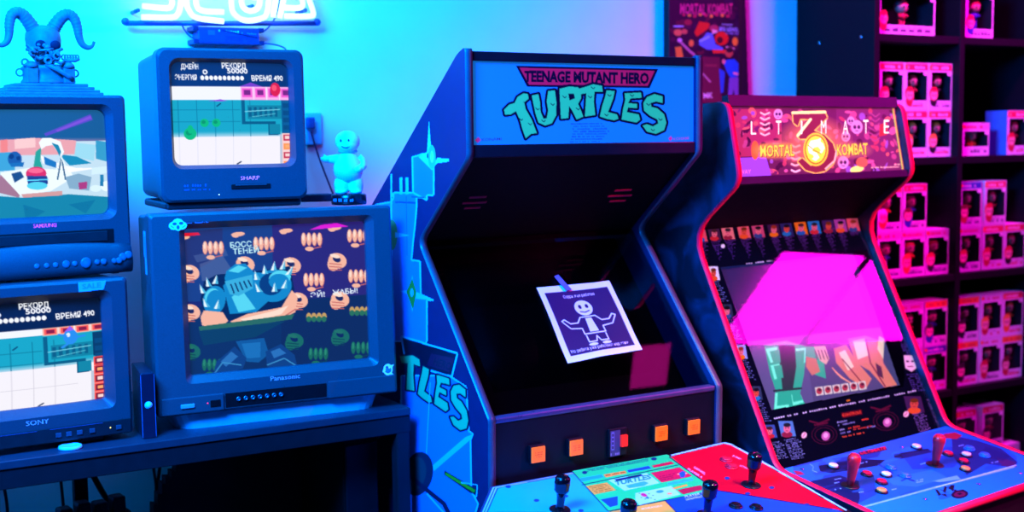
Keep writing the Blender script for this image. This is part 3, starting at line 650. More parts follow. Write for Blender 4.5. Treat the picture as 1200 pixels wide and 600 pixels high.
for k, (x, y) in enumerate(((121, 215), (155, 310), (190, 412), (228, 515))):
    cx, cy = Zl(x, y); face(a, cx, cy, 12.5, 16, k+3, ['e0e0f0', '283048', '90a0e8', '303a58'][k])
    for j in range(10):
        p = Zl(x-15+j*2.2, y+24+j*5.3); q = Zl(x+14+j*2.2+(5 if j % 2 else 0), y+22+j*5.3); a.pixtext(p, q, 1., '7078d0', 6, j+k*11)
for k, (x, y) in enumerate(((612, 440), )):
    cx, cy = Zl(x, y); a.poly([(cx-7, cy-9), (cx+5, cy-9), (cx+8, cy+6), (cx+2, cy+10), (cx-5, cy+6)], 'f0d0e0'); a.ell(cx-2.5, cy-2, 2, 1, '402040'); a.ell(cx+3.4, cy-2, 2, 1, '402040'); a.line([(cx-3, cy+4), (cx+4, cy+4)], 1, '802050')
for (x, y, n_) in ((570, 345, 16), (605, 470, 9)):
    for j in range(n_): a.pixtext(Zl(x+j*2, y+j*5), Zl(x+28+j*2+(8 if j % 3 else 0), y-2+j*5), 1., '6048b0', 6, j)
Zk = lambda x, y: (880+x/5, 450+y/5)
a.pixtext(Zk(135, 205), Zk(970, 42), 1.9, 'e0d8ff', 64, 11)
a.line([Zk(560, 97), Zk(580, 93)], 1.8, 'ff9020')
for k, (x, y, w_, h_) in enumerate(((110, 275, 15, 15), (212, 260, 17, 18), (955, 118, 20, 19))):
    cx, cy = Zk(x, y); face(a, cx, cy, w_, h_, k+1, ['3850a0', '5080c0', '402050'][k])
for (x, y, w_, n_) in ((105, 350, 90, 10), (195, 330, 100, 12), (945, 180, 80, 12), (1030, 95, 60, 18)):
    for j in range(n_): a.pixtext(Zk(x+j*4, y+j*10), Zk(x+w_*(.7+.3*((j*7) % 5)/5)+j*4, y-12+j*10), 1.1, '8890e0' if x < 500 else '9068c8', 9, j)
for cx, cy in ((430, 265), (790, 185)):
    for r in (62, 46): a.line([Zk(cx+r*math.cos(t)*1.2, cy+30+r*math.sin(t)*.9) for t in np.linspace(0, 2*PI, 14)], .8, '4a1030')
    a.line([Zk(cx-90, cy-50), Zk(cx-30, cy-35), Zk(cx+30, cy-60)], 2, '581030'); a.line([Zk(cx-60, cy-25), Zk(cx+20, cy-40)], 2, '581030'); a.ell(*Zk(cx+8, cy+38), 4.8, 5.4, 'c060a8', .4); a.ell(*Zk(cx+8, cy+34), 2.6, 3, 'f0a8d0', .4)
for x, y in ((312, 298), (908, 175)): a.ell(*Zk(x, y), 3, 3.8, 'f8c8d8', .5); a.line([Zk(x-8, y+10), Zk(x+8, y-12)], 1, 'c04868')
a.poly([Zk(530, 168), Zk(648, 148), Zk(652, 176), Zk(536, 198)], '600c20'); a.text('KONTROLS', Zk(538, 190), Zk(645, 170), 3.2, 'ff5030', .02)
for j, (x, y, w_, c) in enumerate(((505, 228, 60, 'a0a0e8'), (640, 215, 50, 'ff4830'), (510, 245, 110, '8888d0'), (520, 272, 40, 'b0b0f0'), (570, 262, 80, 'ff4830'), (525, 292, 60, '8888d0'), (600, 270, 110, 'e04038'), (535, 312, 130, 'ff5838'), (680, 258, 50, '8888d0'))):
    a.pixtext(Zk(x, y), Zk(x+w_, y-w_*.2), 1.7, c, max(4, w_//9), j)
a.poly([Zl(142, 200), Zl(560, 150), Zl(600, 470), Zl(596, 500), Zl(266, 556)], '02020a')
scr_uv = [ms2.uv([p])[0] for p in (Zl(160, 205), Zl(572, 152), Zl(592, 496), Zl(268, 552))]
hole = [(.088, .110), (.69, .110), (.655, .532), (.088, .525)]
uvpoly(a, hole, None)
a.build('bezel_art', lambda U, V: mg2.at(U, V), art_mat('bezel_print', .55, .5, .5, 0.), mc)
mb = MB(); mb.loft(slab(ms2, mx0, mx1, -.10, Lb+.01, -.035, -.012), smooth=False); mb.build('bezel_back', INK, mc)
a = Art(.06, .095, .70, .55, 520, '1a1848', ms2.uv)
for i in range(12): a.line([Zl(150+i*5, 245+i*4), Zl(230+i*5, 235+i*4)], 1.2, '1c2060')
a.poly([Zl(150, 200), Zl(330, 180), Zl(300, 370), Zl(190, 390)], '141850'); a.poly([Zl(120, 395), Zl(640, 340), Zl(640, 540), Zl(190, 600)], '4c4684')
a.poly([Zl(220, 385), Zl(345, 375), Zl(370, 545), Zl(262, 560), Zl(215, 420)], '585094')
# two big cropped game figures: green padded torso on the left, bare arms and chest on the right
GT, GD, GLt = '10b0a0', '043038', '70fff0'
a.poly([Zl(246, 395), Zl(300, 385), Zl(352, 400), Zl(345, 470), Zl(335, 520), Zl(355, 555), Zl(270, 565), Zl(276, 510), Zl(262, 470)], GT)
a.poly([Zl(282, 395), Zl(322, 398), Zl(326, 450), Zl(318, 505), Zl(292, 508), Zl(286, 450)], GD)
for q in ([(250, 405), (278, 400), (282, 436), (262, 440)], [(262, 446), (284, 442), (290, 478), (272, 482)], [(274, 515), (310, 516), (308, 552), (272, 556)], [(324, 405), (350, 402), (348, 440), (330, 442)], [(314, 520), (334, 512), (345, 540), (318, 546)]): a.poly([Zl(*p) for p in q], GLt); a.poly([Zl(p[0]*.86+.14*300+3, p[1]*.9+.1*470) for p in q], GT)
a.line([Zl(272, 510), Zl(338, 504)], 2.6, GD)
a.poly([Zl(352, 400), Zl(380, 400), Zl(395, 440), Zl(400, 480), Zl(372, 470), Zl(350, 440)], GT); a.poly([Zl(350, 425), Zl(375, 430), Zl(385, 462), Zl(365, 472), Zl(350, 450)], 'e07a70')
a.poly([Zl(370, 400), Zl(398, 398), Zl(408, 430), Zl(400, 445), Zl(385, 435)], 'ecb0b0'); 
for i in range(4): a.line([Zl(372+i*8, 408), Zl(378+i*9, 432)], 1.3, '6a3858')
SK, SD, SL = 'f08078', '8a2844', 'ffd8d0'
a.poly([Zl(455, 380), Zl(500, 372), Zl(540, 385), Zl(545, 440), Zl(580, 495), Zl(548, 502), Zl(510, 460), Zl(475, 440)], SK); a.poly([Zl(468, 385), Zl(500, 378), Zl(510, 420), Zl(480, 432)], SL); a.line([Zl(500, 380), Zl(512, 440), Zl(550, 500)], 1.6, SD)
a.poly([Zl(420, 405), Zl(450, 395), Zl(480, 440), Zl(515, 480), Zl(500, 505), Zl(460, 480), Zl(425, 440)], SK); a.poly([Zl(432, 415), Zl(448, 408), Zl(470, 450), Zl(455, 460)], SL); a.line([Zl(440, 430), Zl(490, 490)], 1.4, SD)
a.poly([Zl(535, 372), Zl(548, 380), Zl(545, 430), Zl(530, 405)], SL); a.poly([Zl(525, 440), Zl(540, 450), Zl(545, 480), Zl(530, 470)], '502848')
for i in range(5): a.line([Zl(415+i*3, 452+i*4), Zl(440+i*6, 480+i*3)], 1.4, 'ff9a90')
for i in range(6):
    x, y = 372+i*21.5, 502-i*2.8; a.poly([Zl(x, y), Zl(x+19, y-3), Zl(x+23, y+18), Zl(x+4, y+21)], 'e8d0e0'); a.ell(*Zl(x+11, y+9), 3.4, 3.8, 'c03048'); a.ell(*Zl(x+12, y+6), 2, 1.6, '501828')
a.poly([Zl(70, 180), Zl(600, 110), Zl(620, 380), Zl(160, 405)], '28287a', .25)
a.build('screen', lambda U, V: ms2.at(U, V, .004*(1-((U-.38)/.32)**2)), SCREEN, mc)
MB().loft(slab(mg2, mx0, mx1, -.03, Lb+.004, .003, .006), smooth=False).build('cover_glass', glass_mat('clear_cover_glass', .020), mc)
# control panel
mcp = Panel(MO, MRZ, (0, -.178, M_D[1]-.004), (1, 0, 0), (0, -1, -.1655)); Lc = .372
Zc = lambda x, y: (930+x/4.444, 490+y/4.444)
a = Art(mx0, 0, mx1, Lc, 600, '0a80e6', mcp.uv)
a.noisefill(.04)
def blob(pts, c, al=1.): a.poly([Zc(*p) for p in pts], c, al)
blob([(0, 200), (460, 120), (800, 60), (1000, 90), (1160, 200), (1160, 240), (350, 460), (150, 420), (0, 290)], '0c62c8')
blob([(90, 330), (240, 300), (340, 330), (345, 420), (330, 465), (230, 455), (110, 390)], '0c1c4c'); blob([(130, 250), (330, 215), (480, 220), (440, 250), (200, 290), (140, 280)], '081436'); blob([(520, 190), (700, 160), (720, 180), (560, 215), (525, 210)], '081436')
blob([(820, 90), (960, 120), (1080, 160), (1165, 230), (1150, 262), (1000, 240), (900, 300), (830, 200)], '0f2a68'); blob([(1050, 200), (1150, 230), (1160, 258), (1080, 250)], '3a2058'); blob([(720, 330), (850, 300), (870, 320), (760, 335)], '5ab0f0')
blob([(480, 320), (720, 270), (800, 310), (640, 360), (520, 350)], '2a8ae8', .5)
for p, q in (((440, 240), (520, 290)), ((540, 300), (630, 330)), ((600, 310), (560, 330))): a.line([Zc(*p), Zc(*q)], 1.6, '0c2a78')
blob([(160, 300), (300, 275), (420, 300), (430, 400), (330, 450), (200, 440), (120, 380)], '081a4c', .45); blob([(560, 190), (820, 150), (900, 200), (830, 260), (620, 270)], '0a2a70', .5); blob([(0, 215), (160, 195), (150, 225), (0, 260)], '0a2460', .6); blob([(200, 215), (460, 175), (440, 205), (240, 240)], '0a1c50', .6); blob([(1000, 150), (1130, 200), (1090, 225), (960, 200)], '0a1c58', .6)
for k in range(26):
    x, y = rnd.uniform(60, 1100), rnd.uniform(140, 430); a.ell(*Zc(x, y), rnd.uniform(3, 12), rnd.uniform(1, 3), rnd.choice(['0a3a98', '0a2a70', '1a94f0']), -.25, .35)
a.line([Zc(350, 468), Zc(740, 362), Zc(1150, 255)], 1.8, '70b8f0'); a.line([Zc(740, 362), Zc(1160, 246)], 1., 'a0d8ff')
a.line([Zc(85, 240), Zc(105, 255), Zc(100, 275), Zc(125, 285)], 1., '60a0e0')
blob([(335, 183), (478, 148), (490, 168), (350, 196)], '3a0a28'); a.text('ULTIMATE', Zc(350, 192), Zc(484, 164), 3.6, 'e01838', .02)
blob([(780, 85), (840, 76), (880, 92), (850, 112), (790, 108)], '8a1c30'); blob([(0, 275), (40, 280), (60, 296), (20, 300)], 'a01c38')
for k, (x, y) in enumerate(((215, 325), (205, 345), (215, 378), (340, 392), (350, 240), (510, 378), (760, 200), (860, 150), (1030, 238), (640, 330), (660, 245), (640, 340))): a.pixtext(Zc(x, y), Zc(x+36, y-8), 1.4, '78b8f0', 4, k)
for l in ([(735, 372), (755, 408), (768, 400), (752, 376)], [(752, 368), (790, 392), (800, 360), (830, 385), (838, 350), (815, 350), (808, 372), (786, 352), (778, 378)], [(765, 400), (800, 412), (790, 395)], [(832, 372), (845, 405), (855, 395), (846, 374)], [(846, 385), (880, 372), (905, 385), (870, 388), (900, 410), (858, 395)], [(800, 350), (822, 372), (812, 374)]): blob(l, '100820')
a.ell(*Zc(864, 398), 10, 5, '140824', -.1); a.ell(*Zc(864, 398), 7, 3.2, '5a1440', -.1); a.poly([Zc(848, 396), Zc(866, 388), Zc(878, 396), Zc(862, 402)], '140824')
a.build('control_overlay', lambda U, V: mcp.at(U, V, .0012), art_mat('control_print', .0, .95, .5, .08), mc)
MB().loft(slab(mcp, mx0, mx1, 0, Lc, -.02, 0), smooth=False).build('control_box', LAM, mc)
def strip2(p0, p1, r, name):
    MB().tube([p0, p1], r, 10).build(name, MATS['red_edge_strip'], mc)['label'] = 'red edge strip'
strip2(mcp.pt(mx0, Lc, -.006), mcp.pt(mx1, Lc, -.006), .0105, 'front_edge_molding')
RST = mat('red_stick_plastic', 'e01c2c', .3, .5)
for x, y in ((293, 356), (735, 246)): stick(mc, mcp, *Zc(x, y), (RST, BLACK), True, .088)
WB, YB, BB = mat('white_button_plastic', 'e8f0f4', .25, .5), mat('yellow_button_plastic', 'ffa850', .25, .5), mat('blue_button_plastic', '1470d8', .25, .5)
RR = mat('ring_black', '100c18', .3, .5)
for (x, y), m_ in (((205, 258), WB), ((380, 298), RB), ((480, 302), WB), ((457, 340), RB), ((457, 387), YB), ((505, 262), BB), ((580, 305), BB), ((638, 157), WB), ((803, 193), RB), ((898, 198), WB), ((883, 232), RB), ((893, 273), YB), ((915, 165), BB), ((995, 200), BB)):
    button(mc, mcp, *Zc(x, y), m_, .0135, .009, m_ if m_ is BB else RR)
for x, y in ((42, 270), (563, 155), (683, 425), (963, 347), (1180, 290), (785, 102)):
    q = mcp.uv([Zc(x, y)])[0]; MB().lathe([(0, .0012), (.006, .0012), (.005, .003), (0, .0036)], mcp.pt(*q), 14).build('panel_bolt', CHROME, mc)
MB().box(mx0, mx1, -.535, -.515, F2[1]+.01, F1[1]-.012, .003).build('control_box_front', mat('dark_red_print', '1c0e18', .5, .4, noise=60, var=.6), mc)
mb = MB(); mb.box(mx0, mx1, -.53, -.17, F2[1]+.005, F2[1]+.02); mb.build('control_box_floor', LAM, mc)
MB().box(mx0, mx1, -.15, .70, .03, MZ-1.06, .004).build('lower_body', LAM, mc)
MB().box(mx0, mx1, .69, .715, .04, MZ-.28).build('back_panel', LAM, mc)
MB().box(.15, .50, -.165, -.148, .15, .5, .003).build('coin_door', DARKM, mc)

# ================================================================== TABLE
TT = 1.55-.662
tb = empty('table', (0.45, 3.05, 0), 0, 'long dark metal-framed table carrying the four old televisions', 'table')
def loc(o, x0, x1, y0, y1): return (x0-o.location.x, x1-o.location.x, y0-o.location.y, y1-o.location.y)
TBM = mat('dark_blue_grey_board', '2b303c', .4, .45)
MB().box(*loc(tb, -.5, 1.305, 2.752, 3.36), TT-.018, TT, .002).build('tabletop', TBM, tb)
MB().box(*loc(tb, -.5, 1.305, 2.756, 2.78), TT-.062, TT-.019, .002).build('apron', mat('dark_frame_metal', '14171d', .45, .3), tb)
MB().box(*loc(tb, -.5, 1.305, 3.335, 3.357), TT-.062, TT-.019, .002).build('apron', MATS['dark_frame_metal'], tb)
for x0, y0 in ((1.268, 2.757), (1.268, 3.32), (.60, 3.32), (.865, 3.32), (-.49, 2.757), (-.49, 3.32)):
    MB().box(*loc(tb, x0, x0+.035, y0, y0+.035), 0, TT-.019, .003).build('leg', MATS['dark_frame_metal'], tb)

# ================================================================== TELEVISIONS
def rl(y, x0, x1, z0, z1, r, tilt=0., ang=6): return [(x, y+tilt*z, z) for x, z in rr((x0+x1)/2, (z0+z1)/2, x1-x0, z1-z0, r, ang)]
def television(loc_, rz, label, W, z0, z1, D, scr, bez, mats, tilt=0., taper=.35, dbox=.5, rs=.02, rc=.018, bulge=.012, slope=.012, deep=.014):
    """scr = screen opening x0,x1,z0,z1; bez = bezel depth; body z0..z1"""
    t = empty('television', loc_, rz, label, 'television')
    x0, x1, s0, s1 = scr
    mb = MB()
    mb.loft([rl(bez, 0, W, z0, z1, rc, tilt), rl(.006, 0, W, z0, z1, rc, tilt), rl(.0, .006, W-.006, z0+.006, z1-.006, rc, tilt),
             rl(.0, x0-slope, x1+slope, s0-slope, s1+slope, rs+slope*.6, tilt), rl(deep, x0, x1, s0, s1, rs, tilt), rl(deep+.012, x0+.001, x1-.001, s0+.001, s1-.001, rs, tilt)], False, False, False)
    o = mb.build('front_bezel', mats[0], t)
    mb = MB(); db = D*dbox; k = taper
    mb.loft([rl(bez-.002, .004, W-.004, z0+.004, z1-.004, rc, tilt), rl(db, .008, W-.008, z0+.006, z1-.010, rc, tilt*.3), rl(db+(D-db)*.35, W*k*.35, W-W*k*.35, z0+.01, z1-(z1-z0)*k*.3, rc*1.6), rl(D*.97, W*k*.6, W-W*k*.6, z0+.02, z1-(z1-z0)*k*.55, rc*1.6), rl(D, W*k*.62+.01, W-W*k*.62-.01, z0+.03, z1-(z1-z0)*k*.55-.01, rc)], False, True, False)
    mb.build('housing', mats[1], t)
    return t
def screen(t, art, scr, tilt, deep, bulge, name='screen'):
    x0, x1, s0, s1 = scr
    def fn(U, V):      # U from left, V from top, both 0..1
        z = s1+.004-(s1-s0+.008)*V; x = x0-.004+(x1-x0+.008)*U; bb = bulge*(1-(2*U-1)**2)*(1-(2*V-1)**2)+bulge*.6*((1-(2*U-1)**2)+(1-(2*V-1)**2))/2
        return np.stack([x, deep+.010-bb+tilt*z, z], -1)
    return art.build(name, fn, SCREEN, t)
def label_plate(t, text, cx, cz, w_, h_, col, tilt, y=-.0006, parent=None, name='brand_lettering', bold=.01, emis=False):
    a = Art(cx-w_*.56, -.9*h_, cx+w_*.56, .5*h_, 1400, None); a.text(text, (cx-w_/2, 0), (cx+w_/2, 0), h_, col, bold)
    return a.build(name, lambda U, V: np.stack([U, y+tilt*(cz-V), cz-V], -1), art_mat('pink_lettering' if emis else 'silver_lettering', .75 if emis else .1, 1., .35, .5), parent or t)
ZM = lambda s_, x0, y0, k: (lambda x, y: ((x-x0)/k, (y-y0)/k))
# ---- small pixel platform picture shown on two sets (kept in unit square)
def platform_picture(art, mode):
    A = art; BLK = '06142a'
    A.rect(0, 0, 1, 1, '1aa6c0')
    wt, wb, dk = (.245, .385, .885) if mode == 0 else (.30, .345, .62)
    A.rect(0, 0, 1, .245 if mode == 0 else .27, '0a3068' if mode == 0 else '07142e')
    A.rect(0, wt if mode == 0 else .26, 1, .37 if mode == 0 else .32, 'f6f8ff')
    A.rect(0, .37 if mode == 0 else .33, 1, .71 if mode == 0 else .60, '1aa8c4')
    lowtop = .715 if mode == 0 else .62
    for k in range(8): A.rect(0, lowtop-.055+k*.009, 1, lowtop-.045+k*.009, (hx('1aa8c4')*(1-k/8)+hx('f4ecf8')*(k/8)))
    A.rect(0, lowtop, 1, 1, 'f8f4f8')
    g = '0e7896' if mode == 0 else '0e7088'
    for x in np.arange(.06, .74, .145): A.rect(x, .37, x+.006, lowtop, g); A.rect(x, lowtop, x+.005, 1, 'e4e4ee' if mode == 0 else 'd8d4dc')
    for y in (.46, .57): A.rect(0, y, .56, y+.006, g)
    if mode: A.rect(0, .8, .8, .806, 'd8d4dc')
    WHT = 'fafcff'
    A.text('РЕКОРД', (.43, .075), (.63, .075), .055, WHT, .03); A.text('50000', (.47, .12), (.64, .12), .048, WHT, .03)
    A.text('ВРЕМЯ 490', (.67, .19), (.94, .185), .052, WHT, .03)
    if mode == 0: A.text('ДЖЕЙН', (.10, .085), (.24, .085), .05, WHT, .03)
    A.text('ЭНЕРГИЯ', (.05, .185), (.22, .185), .05, WHT, .03)
    for k in range(10): A.ell(.265+k*.036, .165, .016, .022, WHT)
    A.ell(.29, .11, .02, .024, WHT); A.ell(.29, .11, .009, .012, '0a3068')
    cA, cB, cC = ('f85ad0', '7a1c78', 'ffb0e8') if mode == 0 else ('ff5a40', '8a1018', 'ffc0a0')
    x0 = .57
    for k in range(4):
        x = x0+k*.112; A.rect(x, .245 if mode == 0 else .26, x+.106, .37 if mode == 0 else .33, cC); A.rect(x+.012, .26 if mode == 0 else .268, x+.096, .345 if mode == 0 else .32, cA); A.rect(x+.028, .275 if mode == 0 else .28, x+.082, .325 if mode == 0 else .31, cB)
    D = '0b5e80'
    A.rect(.57, .37 if mode == 0 else .34, .60, .60, D); A.rect(.58, .575, .86, .60, D); A.rect(.62, .42, .93, .55, '1484a0')
    for k in range(6): A.rect(.63+k*.045, .44, .655+k*.045, .53, D)
    A.line([(.60, .48), (.9, .46)], .008, '78d8e8'); A.line([(.66, .53), (.86, .5)], .006, '60c8d8')
    A.rect(.80, .60, .90, .70, '1488a4'); A.line([(.80, .60), (.80, .70), (.88, .70)], .01, D)
    rg = '0d5c90' if mode == 0 else '0a3a60'
    A.rect(.915, .37 if mode == 0 else .34, 1, .70 if mode == 0 else .56, rg)
    for k in range(4): A.rect(.93, .40+k*.07, .99, .445+k*.07, '0a4878')
    for k in range(5 if mode else 4):
        y = (.69 if mode == 0 else .57)+k*.085; A.rect(.915, y, 1, y+.082, 'ffd0c8' if mode == 0 else 'ff5030'); A.rect(.927, y+.012, .993, y+.07, 'c82838' if (k % 2 == 0 and mode == 0) else '7a0c10' if mode else 'ff9838'); A.rect(.94, y+.024, .98, y+.054, 'ffb060' if k % 2 else 'ffd8d0')
    A.rect(.895, .70, .915, 1, 'c0c8d8')
    gr = '10c070' if mode == 0 else '20c048'
    for x, y, r in (((.265, .585, .034), (.36, .585, .034), (.15, .685, .05)) if mode == 0 else ((.13, .575, .045), (.235, .575, .045))):
        A.ell(x, y, r, r*1.15, gr); A.ell(x-r*.2, y-r*.2, r*.5, r*.5, '0c9858')
    if mode == 0: A.ell(.152, .645, .022, .04, gr)
    A.line([(.37, .43), (.40, .405)], .012, '0c4868'); A.line([(.53, .975), (.56, .955)], .012, '203048')
    if mode == 0:
        A.ell(.868, .27, .045, .065, 'e0102c'); A.ell(.86, .255, .022, .03, 'ff5060'); A.poly([(.56, .245), (.66, .205), (.76, .245)], '7a3ac8'); A.poly([(.30, .38), (.40, .365), (.46, .378), (.40, .385)], '8a50d8')
    else:
        A.ell(.76, .36, .05, .07, '2a90f0'); A.ell(.745, .34, .014, .02, 'e0f0ff'); A.line([(.68, .33), (.73, .35)], .018, '2a90f0'); A.line([(.79, .37), (.86, .36)], .018, '2a90f0'); A.line([(.74, .42), (.70, .45)], .02, '2a90f0'); A.poly([(.72, .31), (.76, .26), (.79, .30)], '9a60ff')
def unit_art(n, bg='000000', asp=1.33): 
    a = Art(0, 0, 1, 1, n, bg); return a

# ---- Panasonic set
PT = .0745*0+math.tan(math.radians(4.3))*.55
pz0, pz1 = .0375, .503
pt_ = television((.6985, 2.812, TT), -3.70, 'widest grey television, showing fists and an armoured figure, beside the turtle cabinet', .585, pz0, pz1, .43, (.082, .522, .125, .466), .05, (TVL, TVL), PT, rs=.006, rc=.008, slope=.016, deep=.018, dbox=.45)
pscr = (.082, .522, .125, .466)
W_, H_ = 230, 178
a = Art(0, 0, 1, 1, 230, '1c2268')
# photo-pixel pen for this tube
PP = Panel((.6985, 2.812, TT), -3.70, (.078, .018+PT*.47, .470), (1, 0, 0), (0, -PT, -1))
Lv = math.hypot(1, PT)
def ptf(p):
    u = PP.uv(p); return np.stack([u[:, 0]/(.522-.082+.008), u[:, 1]/((.466-.125+.008)*Lv)], 1)
a.tf = ptf
a.poly([(200, 255), (320, 255), (320, 350), (200, 355)], '1a3c80'); a.poly([(320, 255), (440, 255), (440, 345), (320, 350)], '2a2070'); a.poly([(200, 362), (440, 345), (440, 440), (200, 460)], '0e2654')
a.poly([(205, 366), (330, 352), (330, 460), (205, 460)], '0d2c5c'); a.poly([(205, 274), (262, 268), (262, 300), (205, 330)], '24306a'); a.poly([(235, 310), (262, 300), (275, 320), (238, 330)], '6878a0', .5); a.poly([(228, 300), (265, 292), (268, 300), (232, 308)], '5870a0', .45)
SK1, SK2, SK3 = 'f8b898', 'c86858', 'ffe0c8'
def fist_up(x, y, s_, dim=False, cut=None):
    c1, c2, c3 = (SK1, SK2, SK3) if not dim else ('1a6a50', '0e4048', '2a8a68')
    for k in range(4):
        cx = x-9.3*s_+k*6.2*s_; a.ell(cx, y, 3.1*s_, 8*s_, c2); a.ell(cx-.3*s_, y-.4*s_, 2.7*s_, 7.4*s_, c1); a.ell(cx-.6*s_, y-2.5*s_, 1.3*s_, 4*s_, c3)
    a.ell(x-3*s_, y+11*s_, 5*s_, 2.6*s_, c1); a.line([(x+2*s_, y+10.5*s_), (x+11*s_, y+8.5*s_)], 1.2*s_, c2)
def fist_side(x, y, s_, dim=False):
    c1, c2, c3 = (SK1, SK2, SK3) if not dim else ('1a6a58', '0e4048', '22705c')
    a.ell(x, y, 11*s_, 9*s_, c1, .3); a.ell(x-5*s_, y+4*s_, 7*s_, 8*s_, c1); a.ell(x-1*s_, y-2*s_, 5*s_, 3.4*s_, '1c2050' if not dim else '0e2654', .5); a.ell(x-3*s_, y-5.5*s_, 6*s_, 2.2*s_, c3, .25)
    for k in range(3): a.line([(x-10*s_, y+3*s_+k*3.6*s_), (x+5*s_, y+4.5*s_+k*3.2*s_)], 1.1*s_, c2)
for x, y in ((251, 291), (310, 286), (366, 281), (420, 277), (368, 328), (421, 324)): fist_up(x, y, 1.0)
for x, y in ((216, 279), (280, 275), (336, 271), (393, 268)): a.ell(x, y, 8, 2.6, SK1, -.1); a.ell(x-3, y+2, 4, 2, SK1)
for x, y in ((224, 320), (342, 311), (396, 306), (225, 366), (399, 351), (288, 310), (350, 352)): fist_side(x, y, 1.0)
for x, y in ((371, 371), (422, 364)): 
    for k in range(4): a.ell(x-9+k*6, y, 3, 4.5, 'c8a050'); a.ell(x-9+k*6, y+3, 3, 3.4, '28704c')
for x, y in ((346, 399), (400, 394), (226, 412)): fist_side(x, y, .95, True)
for x, y in ((374, 415), (424, 408), (250, 428)): fist_up(x, y, .95, True)
a.poly([(396, 262), (378, 264), (363, 270), (410, 266)], 'e018d8'); a.poly([(205, 274.5), (234, 273), (236, 276), (206, 279)], 'e01830')  # magenta patch: light reflected in the glass, painted into the picture
# armoured figure with spiked shoulders, arms crossed
AB, AD, AL, AO = '1488c8', '083a78', '58d8f0', '06204c'
a.poly([(236, 352), (240, 330), (255, 322), (300, 318), (340, 312), (345, 340), (338, 362), (300, 372), (245, 378)], AO)
a.poly([(262, 335), (280, 318), (310, 320), (318, 350), (300, 366), (270, 368)], AB); a.poly([(272, 348), (284, 340), (300, 362), (280, 366)], AL)
a.poly([(264, 326), (266, 318), (276, 310), (288, 309), (297, 318), (297, 334), (278, 346), (266, 338)], AB); a.poly([(268, 318), (280, 311), (290, 314), (280, 320)], AL); a.poly([(264, 330), (296, 322), (297, 338), (280, 347), (270, 345)], '3ab0dc')
for k in range(5): a.line([(271+k*5, 333-k*1.2), (275+k*5, 344-k*2)], 1.5, AO)
a.ell(252, 352, 13, 17, AB, .2); a.ell(250, 349, 9, 11, AL, .2); a.ell(252, 352, 9, 12, AB, .2)
a.ell(321, 335, 21, 19, AB, -.2); a.ell(318, 333, 14, 13, AD, -.2); a.ell(328, 326, 13, 9, AL, -.2); a.ell(327, 330, 12, 9, AB)
for x, y, dx in ((240, 340, -5), (246, 332, -3), (253, 329, 2), (302, 324, -3), (311, 317, -1), (321, 313, 1), (331, 312, 3), (338, 318, 6), (305, 338, -6), (322, 338, 0), (333, 334, 3), (244, 356, -5), (255, 358, 2)):
    a.poly([(x-3.6, y+4), (x+dx, y-7), (x+3.6, y+4)], 'e8fcff'); a.poly([(x, y+4), (x+dx, y-7), (x+3.6, y+4)], '50b8dc')
a.poly([(236, 372), (240, 364), (262, 366), (268, 376), (262, 382), (238, 382)], SK1); a.poly([(270, 377), (290, 368), (330, 360), (342, 340), (349, 348), (346, 366), (325, 376), (285, 382)], SK1); a.poly([(282, 374), (322, 364), (338, 358), (330, 368), (290, 379)], SK3); a.line([(280, 382), (325, 376), (347, 362)], 1.4, SK2)
a.poly([(234, 383), (345, 368), (342, 374), (236, 391)], '2a6a54'); a.poly([(234, 388), (335, 376), (300, 395), (240, 405)], '0c3c5c')
for pts, c in (([(277, 400), (310, 396), (316, 415), (304, 425), (290, 424)], '12589c'), ([(284, 403), (306, 401), (306, 419), (290, 420)], '1c70b8'), ([(255, 424), (276, 406), (290, 420), (286, 432), (262, 440), (250, 444)], '103e80'), ([(312, 412), (330, 403), (346, 416), (350, 432), (330, 436), (314, 430)], '103e80'), ([(260, 424), (272, 412), (280, 418), (266, 430)], '2a70b8'), ([(318, 412), (328, 408), (336, 414), (322, 420)], '2a70b8')): a.poly(pts, c)
for p in (((248, 445), (262, 425), (284, 428)), ((314, 428), (334, 420), (350, 430))): a.line(p, 1.4, '3a90c8')
a.text('БОСС', (271, 291), (296, 289), 6.4, 'c8fcff', .02); a.text('ТЕНЕЙ', (274, 298.5), (304, 296), 6.4, 'c8fcff', .02)
a.text('ЭЙ!', (364, 349), (381, 347.5), 6, 'e8f8ff', .02); a.text('ЖАБЫ!', (390, 346), (420, 343.5), 6, 'e8f8ff', .02)
a.tf = None
screen(pt_, a, pscr, PT, .018, .006)
PPb = Panel((.6985, 2.812, TT), -3.70, (0, PT*.50, .50), (1, 0, 0), (0, -PT, -1))
label_plate(pt_, 'Panasonic', .30, .098, .072, .0115, 'b8c4e8', PT)
def tz(z, y=0.): return y+PT*z
mb = MB(); mb.box(.155, .40, tz(.055, -.0012), tz(.055, .01), .046, .079); mb.build('jack_recess', mat('recess_black', '06070c', .5, .3), pt_)
for k in range(7):
    MB().lathe([(0, 0), (.0052, 0), (.0052, .004), (.0025, .004), (.0025, .001)], (.185+k*.017, tz(.064, -.0012), .064), 12, Matrix.Rotation(PI/2, 4, 'X')).build('av_jack', mat('jack_metal', '8890a8', .3, .5, .8), pt_)
o = MB().box(.008, .150, tz(.06, -.006), tz(.06, .004), .042, .081, .002).build('control_flap', TVL, pt_)
MB().box(.05, .082, tz(.06, -.0095), tz(.06, -.006), .055, .065, .002).build('power_button', mat('light_button', '98a0b8', .35, .5), o)
MB().box(.118, .142, tz(.06, -.0075), tz(.06, -.006), .052, .068, .001).build('sensor_window', mat('recess_black', '06070c', .5, .3), o)
MB().lathe([(0, 0), (.0016, 0), (.001, .001), (0, .0012)], (.112, tz(.06, -.006), .062), 8, Matrix.Rotation(PI/2, 4, 'X')).build('power_light', mat('red_led', 'ff2040', .4, .5, emit='ff2040', es=2.), o)
